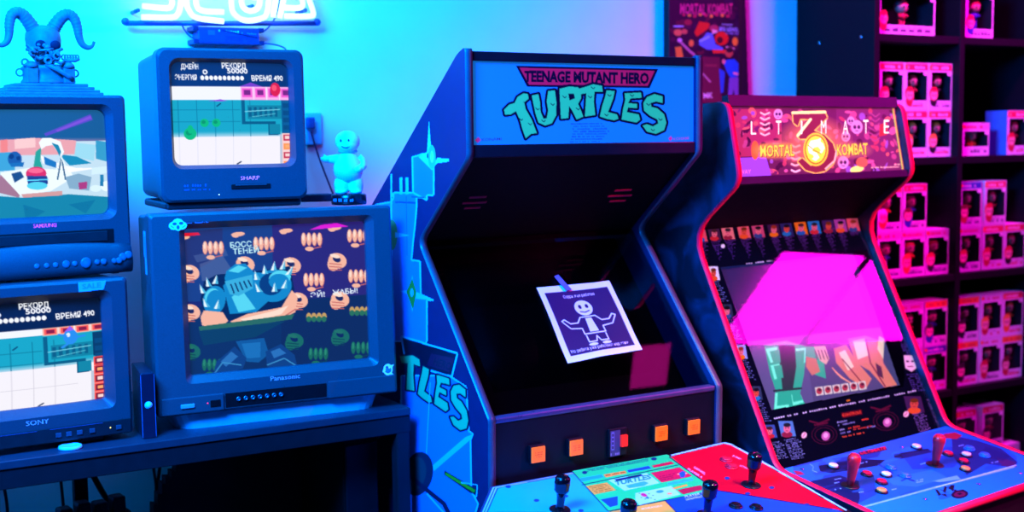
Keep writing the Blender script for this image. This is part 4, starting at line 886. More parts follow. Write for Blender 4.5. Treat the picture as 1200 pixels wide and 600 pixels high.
MB().box(.405, .577, tz(.06, -.006), tz(.06, .004), .042, .083, .002).build('speaker_flap', TVL, pt_)
mb = MB(); mb.loft([[(x, y, z) for x, y in rr(.2925, .20, .49+.03*z/.04, .36, .05, 5)] for z in (0, .03, .042)], smooth=False)
bo = mb.build('swivel_base', mat('base_blue_grey', 'a4aec4', .3, .5), pt_)
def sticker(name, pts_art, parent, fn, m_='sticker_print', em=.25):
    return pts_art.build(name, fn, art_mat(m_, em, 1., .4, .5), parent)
s1 = Art(-.027, -.02, .027, .02, 1100, None); s1.ell(-.012, .002, .014, .012, '48e0ff'); s1.ell(.010, .002, .015, .012, '48e0ff'); s1.ell(0, -.007, .015, .011, '48e0ff'); s1.ell(0, .006, .012, .011, '48e0ff')
s1.ell(-.009, -.003, .006, .004, '0a50a0'); s1.ell(.009, -.004, .006, .004, '0a50a0'); s1.ell(0, .007, .004, .006, '0a50a0'); s1.line([(-.02, .002), (-.012, .008)], .0016, '0a50a0'); s1.line([(.012, .008), (.02, .003)], .0016, '0a50a0')
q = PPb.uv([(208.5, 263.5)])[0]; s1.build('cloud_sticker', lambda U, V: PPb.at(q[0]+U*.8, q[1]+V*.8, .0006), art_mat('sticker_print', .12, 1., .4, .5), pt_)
s2 = Art(-.025, -.024, .028, .024, 1100, None); s2.ell(0, 0, .02, .02, 'a8f0ff'); s2.poly([(.012, -.014), (.027, -.016), (.018, -.004)], 'a8f0ff'); s2.poly([(-.02, -.002), (-.024, .006), (-.014, .012)], 'a8f0ff'); s2.poly([(.014, .01), (.022, .018), (.006, .018)], 'a8f0ff')
s2.ell(.002, .002, .012, .010, '1878c0'); s2.ell(-.004, -.008, .005, .004, '103a78'); s2.line([(-.012, .006), (.0, .012), (.012, .004)], .002, '103a78'); s2.ell(.006, -.006, .004, .003, 'f0ffff')
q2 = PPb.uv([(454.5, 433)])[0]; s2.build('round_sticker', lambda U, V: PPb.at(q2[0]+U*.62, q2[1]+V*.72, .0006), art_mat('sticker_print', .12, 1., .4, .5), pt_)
PL = Panel((.6985, 2.812, TT), -3.70, (.0034, 0, .5), (0, 1, 0), (0, 0, -1))
MB().box(.0020, .0036, .075, .10, .36, .45, .0004).build('side_sticker', mat('pale_sticker', '58b8e8', .4, .5), pt_)
MB().box(.0020, .0036, .07, .11, .40, .46, .0004).build('side_sticker', MATS['pale_sticker'], pt_)
a = Art(.02, 0, .18, .012, 700, None); a.pixtext((.07, .008), (.135, .0075), .004, '5c80b8', 16, 4)
a.build('model_line', lambda U, V: np.stack([U, -.0006+PT*(.486-V), .486-V], -1), PRINT, pt_)

# ---- Sharp set on top
SZ = 1.55-.1595+.0015
sh = television((.7624, 2.95, SZ), -3.56, 'smaller charcoal television stacked on the widest set, under the glowing sign', .357, .018, .384, .40, (.036, .322, .105, .352), .05, (TV, TV), .012, taper=.28, dbox=.72, rs=.02, rc=.02, slope=.008, deep=.016)
a = Art(0, 0, 1, 1, 190, '000000'); platform_picture(a, 0); screen(sh, a, (.036, .322, .105, .352), .012, .016, .010)
label_plate(sh, 'SHARP', .212, .068, .046, .0095, 'ff8ce0', .012, emis=True)
MB().box(.165, .262, -.002, .004, .046, .058, .0015).build('front_slot', mat('recess_black', '06070c', .5, .3), sh)
MB().box(.175, .252, -.004, .0, .054, .057, .001).build('slot_lip', TV, sh)
a = Art(.05, 0, .13, .02, 900, None); a.pixtext((.053, .008), (.107, .008), .007, '3860a8', 9, 4); a.pixtext((.053, .016), (.115, .016), .004, '3860a8', 14, 5)
a.build('model_line', lambda U, V: np.stack([U, np.full_like(U, -.0002), .062-V], -1), PRINT, sh)
MB().lathe([(0, 0), (.0014, 0), (.001, .001), (0, .0012)], (.135, -.0002, .034), 8, Matrix.Rotation(PI/2, 4, 'X')).build('power_light', mat('white_led', 'f0f8ff', .4, .5, emit='e0f4ff', es=1.5), sh)
MB().box(.012, .345, .018, .30, 0, .019, .006).build('base', TVD, sh)

# ---- Sony monitor
SW = .41
def cornered(x, y, rz, W): 
    c, n = math.cos(math.radians(rz)), math.sin(math.radians(rz)); return (x-c*W, y-n*W)
sx, sy = cornered(.642, 2.812, 2.25, SW)
so = television((sx, sy, TT), 2.25, 'dark blue-grey television monitor at the table level, below the set with the video slot', SW, .0135, .366, .42, (.054, .356, .093, .323), .05, (TV, TV), 0., taper=.3, dbox=.6, rs=.008, rc=.008, slope=.018, deep=.022)
a = Art(0, 0, 1, 1, 190, '000000'); platform_picture(a, 1); screen(so, a, (.054, .356, .093, .323), 0., .022, .012)
label_plate(so, 'SONY', .205, .0595, .048, .0105, 'a8b4d8', 0., bold=.02)
mb = MB(); mb.box(.006, SW-.006, -.0035, .004, .016, .048, .0015); fb = mb.build('button_strip', TVD, so)
for x0, x1 in ((.015, .205), (.225, .345)):
    a = Art(x0, 0, x1, .03, 900, None); a.line([(x0+.003, .002), (x1-.003, .002), (x1-.003, .027), (x0+.003, .027)], .001, '44588c', True); a.build('strip_outline', lambda U, V: np.stack([U, np.full_like(U, -.0042), .047-V], -1), PRINT, fb)
for x in (.055, .085, .24, .262, .285, .312, .37): MB().box(x, x+.012, -.0065, -.0035, .026, .036, .001).build('button', mat('button_grey', '3c4254', .4, .5), fb)
MB().lathe([(0, 0), (.0016, 0), (.001, .001), (0, .0012)], (.358, -.0036, .032), 8, Matrix.Rotation(PI/2, 4, 'X')).build('power_light', mat('amber_led', 'ffd040', .4, .5, emit='ffd040', es=2.), fb)
for x0 in (.05, .30): MB().box(x0, x0+.05, .02, .07, 0, .017, .003).build('foot', TVD, so)
for x0 in (.05, .30): MB().box(x0, x0+.05, .28, .33, 0, .022, .003).build('foot', TVD, so)
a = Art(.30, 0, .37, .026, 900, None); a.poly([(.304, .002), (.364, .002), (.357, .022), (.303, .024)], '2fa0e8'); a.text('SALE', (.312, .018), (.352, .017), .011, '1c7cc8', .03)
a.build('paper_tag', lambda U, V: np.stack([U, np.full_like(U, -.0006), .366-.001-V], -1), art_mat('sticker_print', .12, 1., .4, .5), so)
# pale coaster-like cap lying under its front edge
dk = empty('round_cap', (.50, 2.792, TT), 0, 'small pale round cap lying at the front edge of the table, under the monitor', 'cap')
MB().lathe([(0, 0), (.024, 0), (.0255, .003), (.024, .007), (.021, .008), (.019, .0065), (0, .0065)], (0, 0, 0), 28).build('cap_shell', mat('pale_plastic', 'b8dcf0', .35, .5), dk)

# ---- Samsung set with video slot
KW = .385
kx, ky = cornered(.674, 2.895, 7.0, KW)
sm = television((kx, ky, TT+.3665), 7.0, 'television with built-in video slot, showing a cluttered room scene, under the horned skull', KW, .004, .4065, .40, (.038, .343, .138, .374), .045, (TV, TV), .0, taper=.3, dbox=.55, rs=.018, rc=.012, slope=.012, deep=.016)
a = Art(0, 0, 1, 1, 190, '1a5c90')
KP = Panel((kx, ky, TT+.3665), 7.0, (.034, .016, .378), (1, 0, 0), (0, 0, -1))
a.tf = lambda p: (lambda u: np.stack([u[:, 0]/(.343-.038+.008), u[:, 1]/(.374-.138+.008)], 1))(KP.uv(p))
K = lambda x, y: (x/3.75, 90+y/3.75)
for k in range(10): a.poly([K(-200, 265+k*3), K(520, 265+k*3), K(520, 275+k*3), K(-200, 275+k*3)], hx('1a5c90')*(1-k/10)+hx('d890b0')*(k/10))
a.poly([K(-200, 295), K(520, 280), K(520, 540), K(-200, 540)], 'c8e4f0'); a.poly([K(-200, 290), K(160, 270), K(330, 280), K(330, 340), K(-200, 350)], 'f0a8a8')
a.poly([K(0, 280), K(30, 275), K(30, 330), K(0, 335)], 'f88878'); a.poly([K(60, 275), K(150, 268), K(150, 310), K(60, 318)], 'ffd0c8'); a.poly([K(-200, 345), K(60, 330), K(60, 410), K(-200, 430)], '40a8d8')
a.poly([K(330, 290), K(420, 300), K(410, 370), K(320, 350)], 'a0e0f0'); a.poly([K(420, 280), K(500, 290), K(500, 380), K(420, 360)], '38a0c8'); a.poly([K(250, 340), K(330, 350), K(400, 380), K(300, 390)], '1c90b8')
a.poly([K(0, 420), K(120, 400), K(300, 410), K(320, 440), K(220, 500), K(80, 525), K(0, 440)], 'f4ffff'); a.poly([K(0, 430), K(85, 520), K(80, 530), K(-40, 500)], 'a87888')
a.poly([K(170, 345), K(260, 385), K(330, 400), K(440, 400), K(300, 420), K(180, 380)], 'ffffff'); a.poly([K(185, 350), K(240, 375), K(240, 400), K(190, 385)], '1c78c0')
a.ell(*K(60, 362), 8, 9, '1c5ca8'); a.ell(*K(45, 350), 3, 3, '0c3878'); a.ell(*K(75, 358), 2.5, 2.5, '0c3878'); a.poly([K(35, 380), K(100, 375), K(95, 395), K(45, 395)], '1c70b8')
a.poly([K(45, 425), K(85, 415), K(100, 440), K(60, 465)], '1c4c80'); a.poly([K(140, 395), K(150, 330), K(175, 310), K(170, 370), K(180, 400), K(155, 410)], '28a890')
a.poly([K(165, 290), K(180, 270), K(220, 270), K(260, 285), K(275, 330), K(262, 355), K(245, 330), K(225, 300), K(195, 305), K(175, 320)], 'f8ffff'); a.poly([K(220, 290), K(250, 300), K(262, 330), K(255, 350), K(240, 320)], '1c88a8')
for k in range(5): a.line([K(262, 352), K(228+k*18, 440+(k % 2)*12)], 1.6, '0c4c70' if k % 2 else 'f4ffff')
a.ell(*K(152, 425), 12, 8, 'e02858'); a.ell(*K(150, 412), 9, 3, 'ff6888'); a.poly([K(112, 435), K(200, 435), K(205, 470), K(118, 480)], '20408c'); a.ell(*K(158, 478), 12, 4.6, '58d8f0'); a.line([K(115, 455), K(205, 450)], 1.4, '60e0ff')
a.poly([K(280, 440), K(340, 425), K(400, 440), K(390, 500), K(300, 490)], '88b0c8'); a.poly([K(340, 465), K(380, 460), K(380, 490), K(345, 495)], 'b03878'); a.poly([K(400, 400), K(500, 390), K(500, 420), K(400, 430)], 'd8f4ff'); a.ell(*K(470, 480), 7, 6, 'f0ffff'); a.ell(*K(420, 490), 7, 4, 'e0f8ff'); a.rect(*K(440, 430), *K(456, 480), '2080b0')
a.poly([K(-200, 510), K(90, 530), K(300, 515), K(520, 530), K(520, 700), K(-200, 700)], '1888a8'); a.poly([K(90, 515), K(270, 500), K(270, 520), K(100, 530)], 'd8a098'); a.poly([K(100, 560), K(200, 590), K(120, 640)], '1078a0'); a.poly([K(300, 560), K(420, 540), K(380, 600)], '1078a0')
a.poly([K(190, 250), K(400, 165), K(410, 190), K(195, 262)], '5a48c8'); a.poly([K(240, 236), K(400, 172), K(404, 184), K(250, 242)], '8050d8')  # violet streak: glass reflection painted into the picture
a.tf = None; screen(sm, a, (.038, .343, .138, .374), 0., .016, .014)
label_plate(sm, 'SAMSUNG', KW/2, .116, .050, .0085, 'ff50d0', 0., emis=True, bold=.04)
MB().box(.04, .345, -.0015, .006, .072, .105, .0015).build('cassette_slot', mat('recess_black', '06070c', .5, .3), sm)
MB().box(.055, .33, -.0035, .0, .078, .101, .002).build('cassette_flap', TVD, sm)
prof_ = [(-.0, .068), (-.010, .062), (-.020, .045), (-.022, .025), (-.016, .008), (-.004, .004), (.004, .004), (.004, .068)]
cpnl = MB(); cpnl.loft([[(x, y*(1-.25*abs(2*(x/KW)-1)**2), z+(.012*(1-(2*x/KW-1)**2) if z > .05 else 0)) for y, z in prof_] for x in np.linspace(.004, KW-.004, 13)], smooth=True); cpn = cpnl.build('control_panel', TV, sm)
RX = Matrix.Rotation(PI/2, 4, 'X')
for x, r in ((.165, .006), (.186, .006), (.205, .006), (.228, .0085), (.247, .006), (.272, .012), (.297, .006), (.312, .007), (.336, .006), (.347, .007)): MB().lathe([(0, -.002), (r, -.002), (r, .003), (r*.8, .004), (0, .004)], (x, -.0195, .033), 16, RX).build('button', mat('button_blue_grey', '525a70', .35, .5), cpn)
for x, z in ((.361, .040), (.374, .044)): MB().lathe([(0, -.003), (.009, -.003), (.009, .003), (.007, .004), (0, .004)], (x-.004, -.0165, z), 18, RX).build('dial', mat('button_blue_grey', '525a70', .35, .5), cpn)
for k in range(3): MB().box(.345, .36, .02, .06, 0, .006).build('foot', TVD, sm) if k == 0 else None
MB().box(.03, .05, .02, .06, 0, .006).build('foot', TVD, sm); MB().box(.06, .32, .2, .25, 0, .008).build('foot', TVD, sm)

# ================================================================== HORNED SKULL
SKZ = TT+.3665+.4065
sk = empty('skull_statue', (.520, 2.99, SKZ), 4, 'blue-grey horned skull statue with ringed pedestal on top of the television', 'statue')
SKM = mat('grey_sculpture', '5f6470', .55, .4, noise=60, var=.2, bump=.3)
mb = MB()
for x, z0, z1, d in ((.108, 0, .007, .075), (.102, .007, .013, .070), (.092, .013, .020, .062), (.080, .020, .027, .055)): mb.box(-x, x, -d, d, z0, z1, .002)
mb.build('stepped_base', SKM, sk)
mb = MB(); mb.lathe([(0, .027), (.056, .027), (.054, .034), (.050, .038), (.050, .056), (.053, .060), (.053, .064), (.045, .070), (0, .070)], (0, 0, 0), 12)
for s_ in (-1, 1): mb.box(s_*.040-.013, s_*.040+.013, -.052, -.028, .027, .062, .003); mb.lathe([(0, .062), (.016, .062), (.014, .070), (.007, .076), (0, .077)], (s_*.040, -.040, 0), 12)
mb.build('pedestal', SKM, sk)
for s_ in (-1, 1): MB().tube([(s_*.060+.008*math.cos(t), -.02, .052+.008*math.sin(t)) for t in np.linspace(0, 2*PI, 16, endpoint=False)], .002, 6, True).build('side_ring', SKM, sk)
mb = MB(); mb.loft([[(w_*math.cos(t)+cx, d_*math.sin(t)*(1 if math.sin(t) > 0 else .9)+cy, z) for t in np.linspace(0, 2*PI, 28, endpoint=False)] for z, w_, d_, cx, cy in ((.068, .014, .018, 0, -.006), (.076, .021, .026, 0, -.006), (.088, .027, .032, 0, -.004), (.100, .034, .040, 0, .0), (.112, .037, .044, 0, .004), (.128, .0385, .047, 0, .006), (.142, .037, .045, 0, .008), (.152, .031, .038, 0, .009), (.159, .018, .024, 0, .010), (.161, .004, .006, 0, .01))])
sko = mb.build('skull', SKM, sk)
EY = mat('dark_hollow', '0e1830', .8, .2)
for x in (-.016, .016): MB().ball((x, -.036, .114), .0105, (1.1, .5, .95)).build('eye_socket', EY, sko)
MB().loft([[(0, -.0425, .106), (-.005, -.042, .094), (.005, -.042, .094)], [(0, -.035, .106), (-.005, -.033, .094), (.005, -.033, .094)]], smooth=False).build('nose_hollow', EY, sko)
mb = MB()
for k in range(6): mb.box(-.018+k*.006, -.0135+k*.006, -.042, -.034, .078, .088, .001)
mb.build('teeth', SKM, sko)
def horn(s_):
    px_ = [(.020, .148), (.028, .162), (.042, .180), (.056, .186), (.068, .178), (.074, .158), (.076, .138), (.082, .120), (.094, .112), (.104, .116), (.108, .126)]
    path = smoothpath([(s_*x, .004-.02*(i/10), z) for i, (x, z) in enumerate(px_)], 8); N = len(path)
    rr_ = [max(.0035, .0155*(1-(i/N))**.75+.001)*(1+(.07*math.sin(i*2.1) if i < N*.6 else 0)) for i in range(N)]
    return MB().tube(path, rr_, 14)
for s_ in (-1, 1): horn(s_).build('horn', SKM, sk)
mb = MB(); r_ = random.Random(12)
for i in range(34):
    x = r_.uniform(-.055, .018); z = .072+r_.random()*.05*(1-abs(x+.02)/.08); y = -.045+r_.uniform(-.012, .010)
    if i % 3 == 0: mb.tube([(x, y, z), (x+r_.uniform(-.014, .014), y-.006, z+r_.uniform(-.012, .012)), (x+r_.uniform(-.02, .02), y, z+r_.uniform(-.016, .01))], .0035, 8)
    elif i % 3 == 1: mb.ball((x, y, z), r_.uniform(.004, .008), (1, 1, .8), 10)
    else: mb.tube([(x+.007*math.cos(t), y-.004, z+.007*math.sin(t)) for t in np.linspace(0, 2*PI, 10, endpoint=False)], .0025, 6, True)
mb.tube([(-.01, -.05, .070), (.012, -.058, .058), (.034, -.056, .044), (.044, -.054, .038)], [.0055, .0055, .005, .006], 10)
for k in range(6): mb.tube([(.03+k*.006+.004*math.cos(t), -.045, .086+.006*math.sin(t)) for t in np.linspace(0, 2*PI, 10, endpoint=False)], .0018, 6, True)
mb.tube([(.03, -.046, .080), (.055, -.046, .079), (.064, -.046, .084)], .004, 8)
mb.build('pipe_ornament', SKM, sk)

# ================================================================== NEON SIGN ON THE WALL
nw = wallp(3.43)
ng = empty('neon_sign', nw.px(268, 30), 0, 'glowing white neon letter sign with blue tube outline bar on the wall above the televisions', 'neon sign')
NO = np.array(ng.location)
def nl(pts, y=0.): return [tuple(np.array(nw.px(*p))-NO+np.array((0, y, 0))) for p in pts]
NEON = mat('neon_white', 'ffffff', .3, .3, emit='d0fcff', es=1.55)
for ch in ([[(166, 20), (200, 20.5), (208, 17), (211, 9), (212, -2), (207, -12), (195, -16), (184, -20), (182, -28), (188, -34), (214, -36)], [(167, 7), (195, 9.5), (201, 6), (201, -1), (195, -6), (180, -9), (171, -18), (171, -34), (181, -45), (214, -47)]],
           [[(262, -46), (230, -46), (219, -36), (218.5, 0), (222, 13), (231, 21), (262, 25)], [(262, -36), (238, -35), (230, -28), (230, 4), (238, 12.5), (262, 14)], [(262, -17), (244, -17), (240, -12), (244, -7), (262, -7)]],
           [[(318, -46), (284, -46), (272, -35), (271, 3), (275, 17), (288, 24), (305, 22), (313, 15), (314, -12), (296, -13)], [(318, -36), (290, -36), (283, -29), (283, 2), (288, 11), (296, 12.5), (303, 8), (304, -2), (296, -3)]],
           [[(320, 20), (325, -10), (333, -42), (340, -46), (350, -42), (359, -10), (367, 14), (363, 19), (334, 19)], [(328, 21), (334, -8), (341, -32), (346, -30), (352, -6), (355, 4), (351, 9), (334, 9)]]):
    mb = MB()
    for st in ch: mb.tube(smoothpath(nl(st), 4), .0078, 8)
    mb.build('neon_letter', NEON, ng)
bar = nl([(150, 26), (375, 26.5)], .03)
BLUEM = mat('blue_plastic_bar', '1c50b0', .35, .5)
mb = MB(); mb.tube(bar, .0075, 10); mb.ball(nl([(150, 24)], .03)[0], .011); mb.ball(nl([(376, 25)], .03)[0], .011); mb.build('mounting_bar', BLUEM, ng)
for p in ((162, 12), (236, 20), (296, 7), (358, 12)): q = nl([p])[0]; MB().tube([(q[0], q[1], q[2]), (q[0], .069, q[2])], .006, 8).build('standoff', BLUEM, ng)
nt_ = empty('neon_transformer', wallp(3.47).px(265, 52), 0, 'small dark blue transformer box under the neon sign, behind the upper television', 'transformer')
mb = MB(); mb.box(-.088, .088, -.03, .028, .0, .045, .003); mb.build('transformer_case', mat('navy_case', '1c3c88', .4, .5), nt_)
mb = MB()
for x in (-.094, .094):
    for z in (.004, .04): mb.box(x-.008, x+.008, -.032, .028, z-.006, z+.006, .001)
mb.build('bracket', mat('navy_bracket', '102454', .4, .5), nt_)
a = Art(-.085, 0, .085, .04, 900, None); a.pixtext((-.03, .012), (.03, .014), .006, '60e0ff', 9, 2); a.pixtext((.035, .016), (.08, .018), .005, '3098e0', 8, 2); a.rect(-.06, .008, -.04, .022, '2a60c0'); a.poly([(-.02, .006), (.085, .024), (.08, .028), (-.02, .010)], '0c2048')
for k in range(3): a.pixtext((-.01, .026+k*.005), (.075, .026+k*.005), .003, '0e2c60', 18, k)
a.build('rating_label', lambda U, V: np.stack([U, np.full_like(U, -.0312), .044-V], -1), PRINT, nt_)
def cable(label, pts, r, group=None, m_=CABLE, name='cable', cat='cable'):
    p = smoothpath(pts, 6); o = MB().tube(p, r, 8).build(name, m_); return tag(o, label, cat, group)
nq = wallp(3.46)
cable('thin cable hanging from the left end of the neon bar into the transformer', [nq.px(212, 24), nq.px(215, 33), nq.px(222, 42), nq.px(232, 48)], .0022, None, mat('navy_cable', '143878', .5, .4))
cable('thin cable looping from the right neon letter down to the transformer', [nq.px(328, -6), nq.px(326, 10), nq.px(320, 25), nq.px(310, 36), nq.px(298, 38)], .0022, None, MATS['navy_cable'])
cable('short cable leaving the transformer to the right, above the upper television', [nq.px(299, 51), nq.px(312, 51), nq.px(325, 53), nq.px(334, 57), nq.px(336, 64)], .0022, None, MATS['navy_cable'])

# ================================================================== SMALL THINGS AROUND THE SETS
pk = wallp(3.495)
so_ = empty('wall_socket', pk.px(367, 152), 0, 'small double wall socket beside the upper television', 'socket')
mb = MB(); mb.box(-.024, .024, -.012, .004, -.045, .05, .004); mb.build('socket_plate', mat('socket_plastic', '68b8e0', .5, .4), so_)
MB().box(-.03, -.008, -.04, -.012, .002, .036, .004).build('plug', mat('plug_plastic', '16407a', .5, .4), so_)
pb = wallp(3.42)
cable('straight dark cable running diagonally from the wall socket down behind the figurine', [wallp(3.45).px(363, 150), wallp(3.44).px(374, 185), wallp(3.42).px(392, 232)], .0028, None, mat('navy_cable_dark', '0c2450', .5, .4))
PTOP = TT+.5035
ad = empty('adapter_box', (1.225, 3.12, PTOP), -8, 'low dark adapter box on the widest television, left of the figurine', 'adapter')
MB().box(-.055, .03, -.025, .025, 0, .020, .003).build('adapter_case', mat('navy_case_dark', '0e1c3c', .5, .4), ad)
MB().tube([(.03, 0, .01), (.05, -.002, .008), (.06, -.01, .006)], .004, 8).build('adapter_cord', CABLE, ad)
# white figurine: plain rounded standing figure with one arm out
fg = empty('figurine', (1.252, 2.985, PTOP-.004), -25, 'plump white figurine with one arm out on a black round base, atop widest television', 'figurine')
FW = mat('white_vinyl', 'dce8f0', .45, .45)
mb = MB(); mb.lathe([(0, 0), (.044, 0), (.0455, .003), (.0455, .024), (.043, .027), (0, .027)], (0, 0, 0), 36); fb_ = mb.build('round_base', mat('black_base_gloss', '0a0c14', .25, .5), fg)
a = Art(-.9, 0, .9, .02, 60, None); 
la = Art(-.036, 0, .036, .014, 1400, None); la.pixtext((-.03, .011), (.03, .011), .008, '6090c8', 12, 5)
la.build('base_lettering', lambda U, V: np.stack([.0461*np.sin(U/.0461-.35), -.0461*np.cos(U/.0461-.35), .020-V], -1), PRINT, fb_)
mb = MB()
mb.lathe([(0, .060), (.020, .060), (.030, .066), (.0365, .078), (.0385, .092), (.036, .106), (.030, .118), (.024, .127), (.016, .134), (0, .136)], (0, 0, 0), 28)
mb.ball((0, -.003, .162), .0285, (1.12, 1.0, .98), 26); mb.ball((0, -.009, .153), .0255, (1.08, .95, .8), 22)
for s_ in (-1, 1):
    mb.lathe([(0, .034), (.0185, .034), (.0205, .040), (.0215, .052), (.019, .066), (0, .072)], (s_*.0165, 0, 0), 18); mb.ball((s_*.0165, -.001, .040), .0205, (1, 1, .5), 16)
    mb.ball((s_*.019, -.008, .0335), .0165, (1.0, 1.35, .52), 16)
mb.tube([(-.022, 0, .119), (-.036, -.006, .117), (-.050, -.011, .117)], [.0125, .0115, .0095], 12); mb.ball((-.056, -.013, .118), .0105, (1.1, .9, .85), 14); mb.tube([(-.056, -.013, .122), (-.060, -.017, .129)], [.004, .0032], 8); mb.tube([(-.060, -.012, .118), (-.069, -.015, .119)], [.006, .004], 8)
mb.tube([(.026, 0, .120), (.037, .003, .110), (.038, -.008, .098), (.030, -.022, .092)], [.0125, .0115, .010, .0095], 12); mb.ball((.027, -.026, .091), .010, (1, 1, .9), 14)
bo_ = mb.build('body', FW, fg, recalc=True)
for x in (-.012, .008): MB().ball((x-.004, -.0305, .165), .0028, (1, .5, 1.3), 10).build('eye', mat('dark_paint', '102848', .5, .4), fg)
MB().tube([(-.014, -.0295, .150), (-.008, -.0315, .147), (-.001, -.032, .146), (.006, -.031, .149)], .0013, 6).build('mouth', MATS['dark_paint'], fg)
MB().tube([(.021*math.cos(t), .018*math.sin(t)-.001, .137) for t in np.linspace(0, 2*PI, 20, endpoint=False)], .0042, 8, True).build('collar', mat('pale_blue_paint', '6cb4dc', .5, .4), fg)
# dark slim case standing between the two sets
gb = empty('slim_case', (.671, 2.786, TT), -6, 'slim dark case with a pale round mark, standing between monitor and widest television', 'case')
MB().box(-.0145, .0145, 0, .155, 0, .150, .0025).build('case_shell', mat('navy_black_case', '12182c', .3, .5), gb)
MB().lathe([(0, 0), (.0085, 0), (.0085, .0008), (0, .0008)], (0, -.0002, .077), 24, RX).build('round_mark', mat('pale_mark', '88d0f4', .4, .5), gb)
mb = MB(); mb.box(-.0149, -.0143, -.0004, .004, .004, .146); mb.box(.0143, .0149, -.0004, .004, .004, .146); mb.build('edge_line', mat('pale_edge', '5c78b8', .4, .5), gb)

# ================================================================== BELOW THE TABLE
uy = wallp(3.20)
zz = lambda x, y: (uy.px(x, y)[0], uy.px(x, y)[2])
Lst = [(216, 534), (212, 541), (206, 541), (206, 553), (201, 553), (201, 560), (194, 560), (194, 567), (190, 567), (190, 579), (185, 579), (185, 592), (180, 592), (180, 612)]
Rst = [(381, 512), (382, 531), (387, 531), (387, 548), (393, 548), (393, 581), (399, 581), (399, 610)]
outl_ = [zz(*p) for p in Lst[::-1]]+[zz(*p) for p in Rst]
outl_[len(Lst)-1] = (outl_[len(Lst)-1][0], TT-.075); outl_[len(Lst)] = (outl_[len(Lst)][0], TT-.075)
xl, xr = outl_[0][0], outl_[-1][0]
outl_ = [(xl, .0)]+outl_+[(xr, 0)]
cb = empty('pixel_cutout', ((xl+xr)/2, 3.20, 0), 0, 'big dark cutout board with stair-stepped sides standing under the table', 'cutout board')
cx = (xl+xr)/2
MB().loft([[(x-cx, 0, z) for x, z in outl_], [(x-cx, .04, z) for x, z in outl_]], smooth=False).build('cutout_panel', mat('dark_maroon_board', '1a0d16', .6, .3, noise=9, var=.6), cb)
bx_ = empty('black_box', (1.213, 3.0, 0), 0, 'tall plain black box under the right end of the table, beside the turtle cabinet', 'box')
MB().box(-.049, .049, -.14, .16, 0, TT-.07, .006).build('box_shell', INK, bx_)
MB().box(-.043, .043, -.146, -.139, .03, TT-.1, .003).build('front_panel', LAM, bx_)
uq = wallp(3.40)
cable('dark cable hanging to the left of a pair under the table middle', [uq.px(178, 520), uq.px(180, 548), uq.px(183, 575), uq.px(182, 620)], .004, None)
cable('dark cable crossing rightward of a pair under the table middle', [uq.px(190, 520), uq.px(187, 550), uq.px(183, 580), uq.px(180, 620)], .0045, None)
cable('thick dark cable slanting down to the power strip under the table', [uq.px(96, 530), uq.px(108, 555), uq.px(122, 580), uq.px(130, 590)], .008, None)
cable('thin cable hanging behind the table at the far left of the photo', [uq.px(2, 540), uq.px(4, 565), uq.px(8, 590), uq.px(10, 620)], .004, None)
cable('thin cable hanging left of the back table leg', [uq.px(69, 535), uq.px(71, 560), uq.px(74, 590), uq.px(76, 620)], .004, None)
cable('left one of two cables hanging beside the black box under the table', [uq.px(398, 500), uq.px(400, 530), uq.px(404, 565), uq.px(407, 620)], .0035, None)
cable('right one of two cables hanging from the dark plug under the table', [uq.px(405, 518), uq.px(409, 545), uq.px(413, 575), uq.px(415, 620)], .0035, None)
pl_ = empty('power_plug', uq.px(405, 522), 0, 'dark power plug hanging under the table top, beside the black box', 'plug')
MB().box(-.016, .016, -.015, .015, -.004, .05, .006).build('plug_body', CABLE, pl_); MB().lathe([(.006, -.016), (.012, -.004), (0, -.002)], (0, 0, 0), 12).build('strain_relief', CABLE, pl_)
ps = empty('power_strip', (.655, 3.255, 0), 6, 'dark power strip with plugs in the gap under the table', 'power strip')
psz = wallp(3.25).px(122, 592)[2]
mb = MB(); mb.box(-.13, .07, -.028, .028, 0, psz-.02, .01); mb.build('strip_stand', CABLE, ps)
for k in range(4): MB().box(-.115+k*.045, -.08+k*.045, -.025, .02, psz-.022, psz+.012+.008*(k % 2), .006).build('inserted_plug', CABLE, ps)

# ================================================================== POSTER
wp = wallp(3.455)
pq = [wp.uv([p])[0] for p in ((785, 0), (873, 0), (880, 118), (786, 118))]
PX0, PW = pq[0][0], .352
pz_top = 3.0-pq[0][1]+.12
pr = empty('wall_poster', (PX0+PW/2, 3.497, pz_top-.66), 0, 'dark red fighting game poster on the wall above and between the two arcade cabinets', 'poster')
a = Art(PX0-.01, 3.0-pz_top, PX0+PW+.03, 3.0-pz_top+.66, 480, None, wp.uv)
uvq = [(PX0, 3.0-pz_top), (PX0+PW-.012, 3.0-pz_top), (PX0+PW+.024, 3.0-pz_top+.66), (PX0, 3.0-pz_top+.66)]
uvpoly(a, uvq, '2a0c24')
Zp = lambda x, y: (770+x/5, y/5)
rnd = random.Random(3)
for i in range(60): a.ell(*Zp(rnd.uniform(95, 500), rnd.uniform(-60, 330)), rnd.uniform(2, 6), rnd.uniform(1.5, 5), rnd.choice(['4a1030', '301030', '5c1428', '1c0a24']), rnd.random()*3)
a.text('MORTAL', Zp(142, 80), Zp(292, 84), 12.5, 'e02868', .03); a.text('KOMBAT', Zp(305, 84), Zp(452, 80), 12.5, 'd02a60', .03)
for k in range(9): a.ell(*Zp(165+k*32, 86+(k % 3)*4), 2.2, 1.8, 'f08030' if k % 2 else 'c02040')
a.poly([Zp(255, 125), Zp(315, 135), Zp(310, 165), Zp(275, 190), Zp(240, 215), Zp(225, 190)], 'e02818'); a.ell(*Zp(385, 225), 8, 8, 'e02418'); a.ell(*Zp(375, 235), 3.5, 4, '501018')
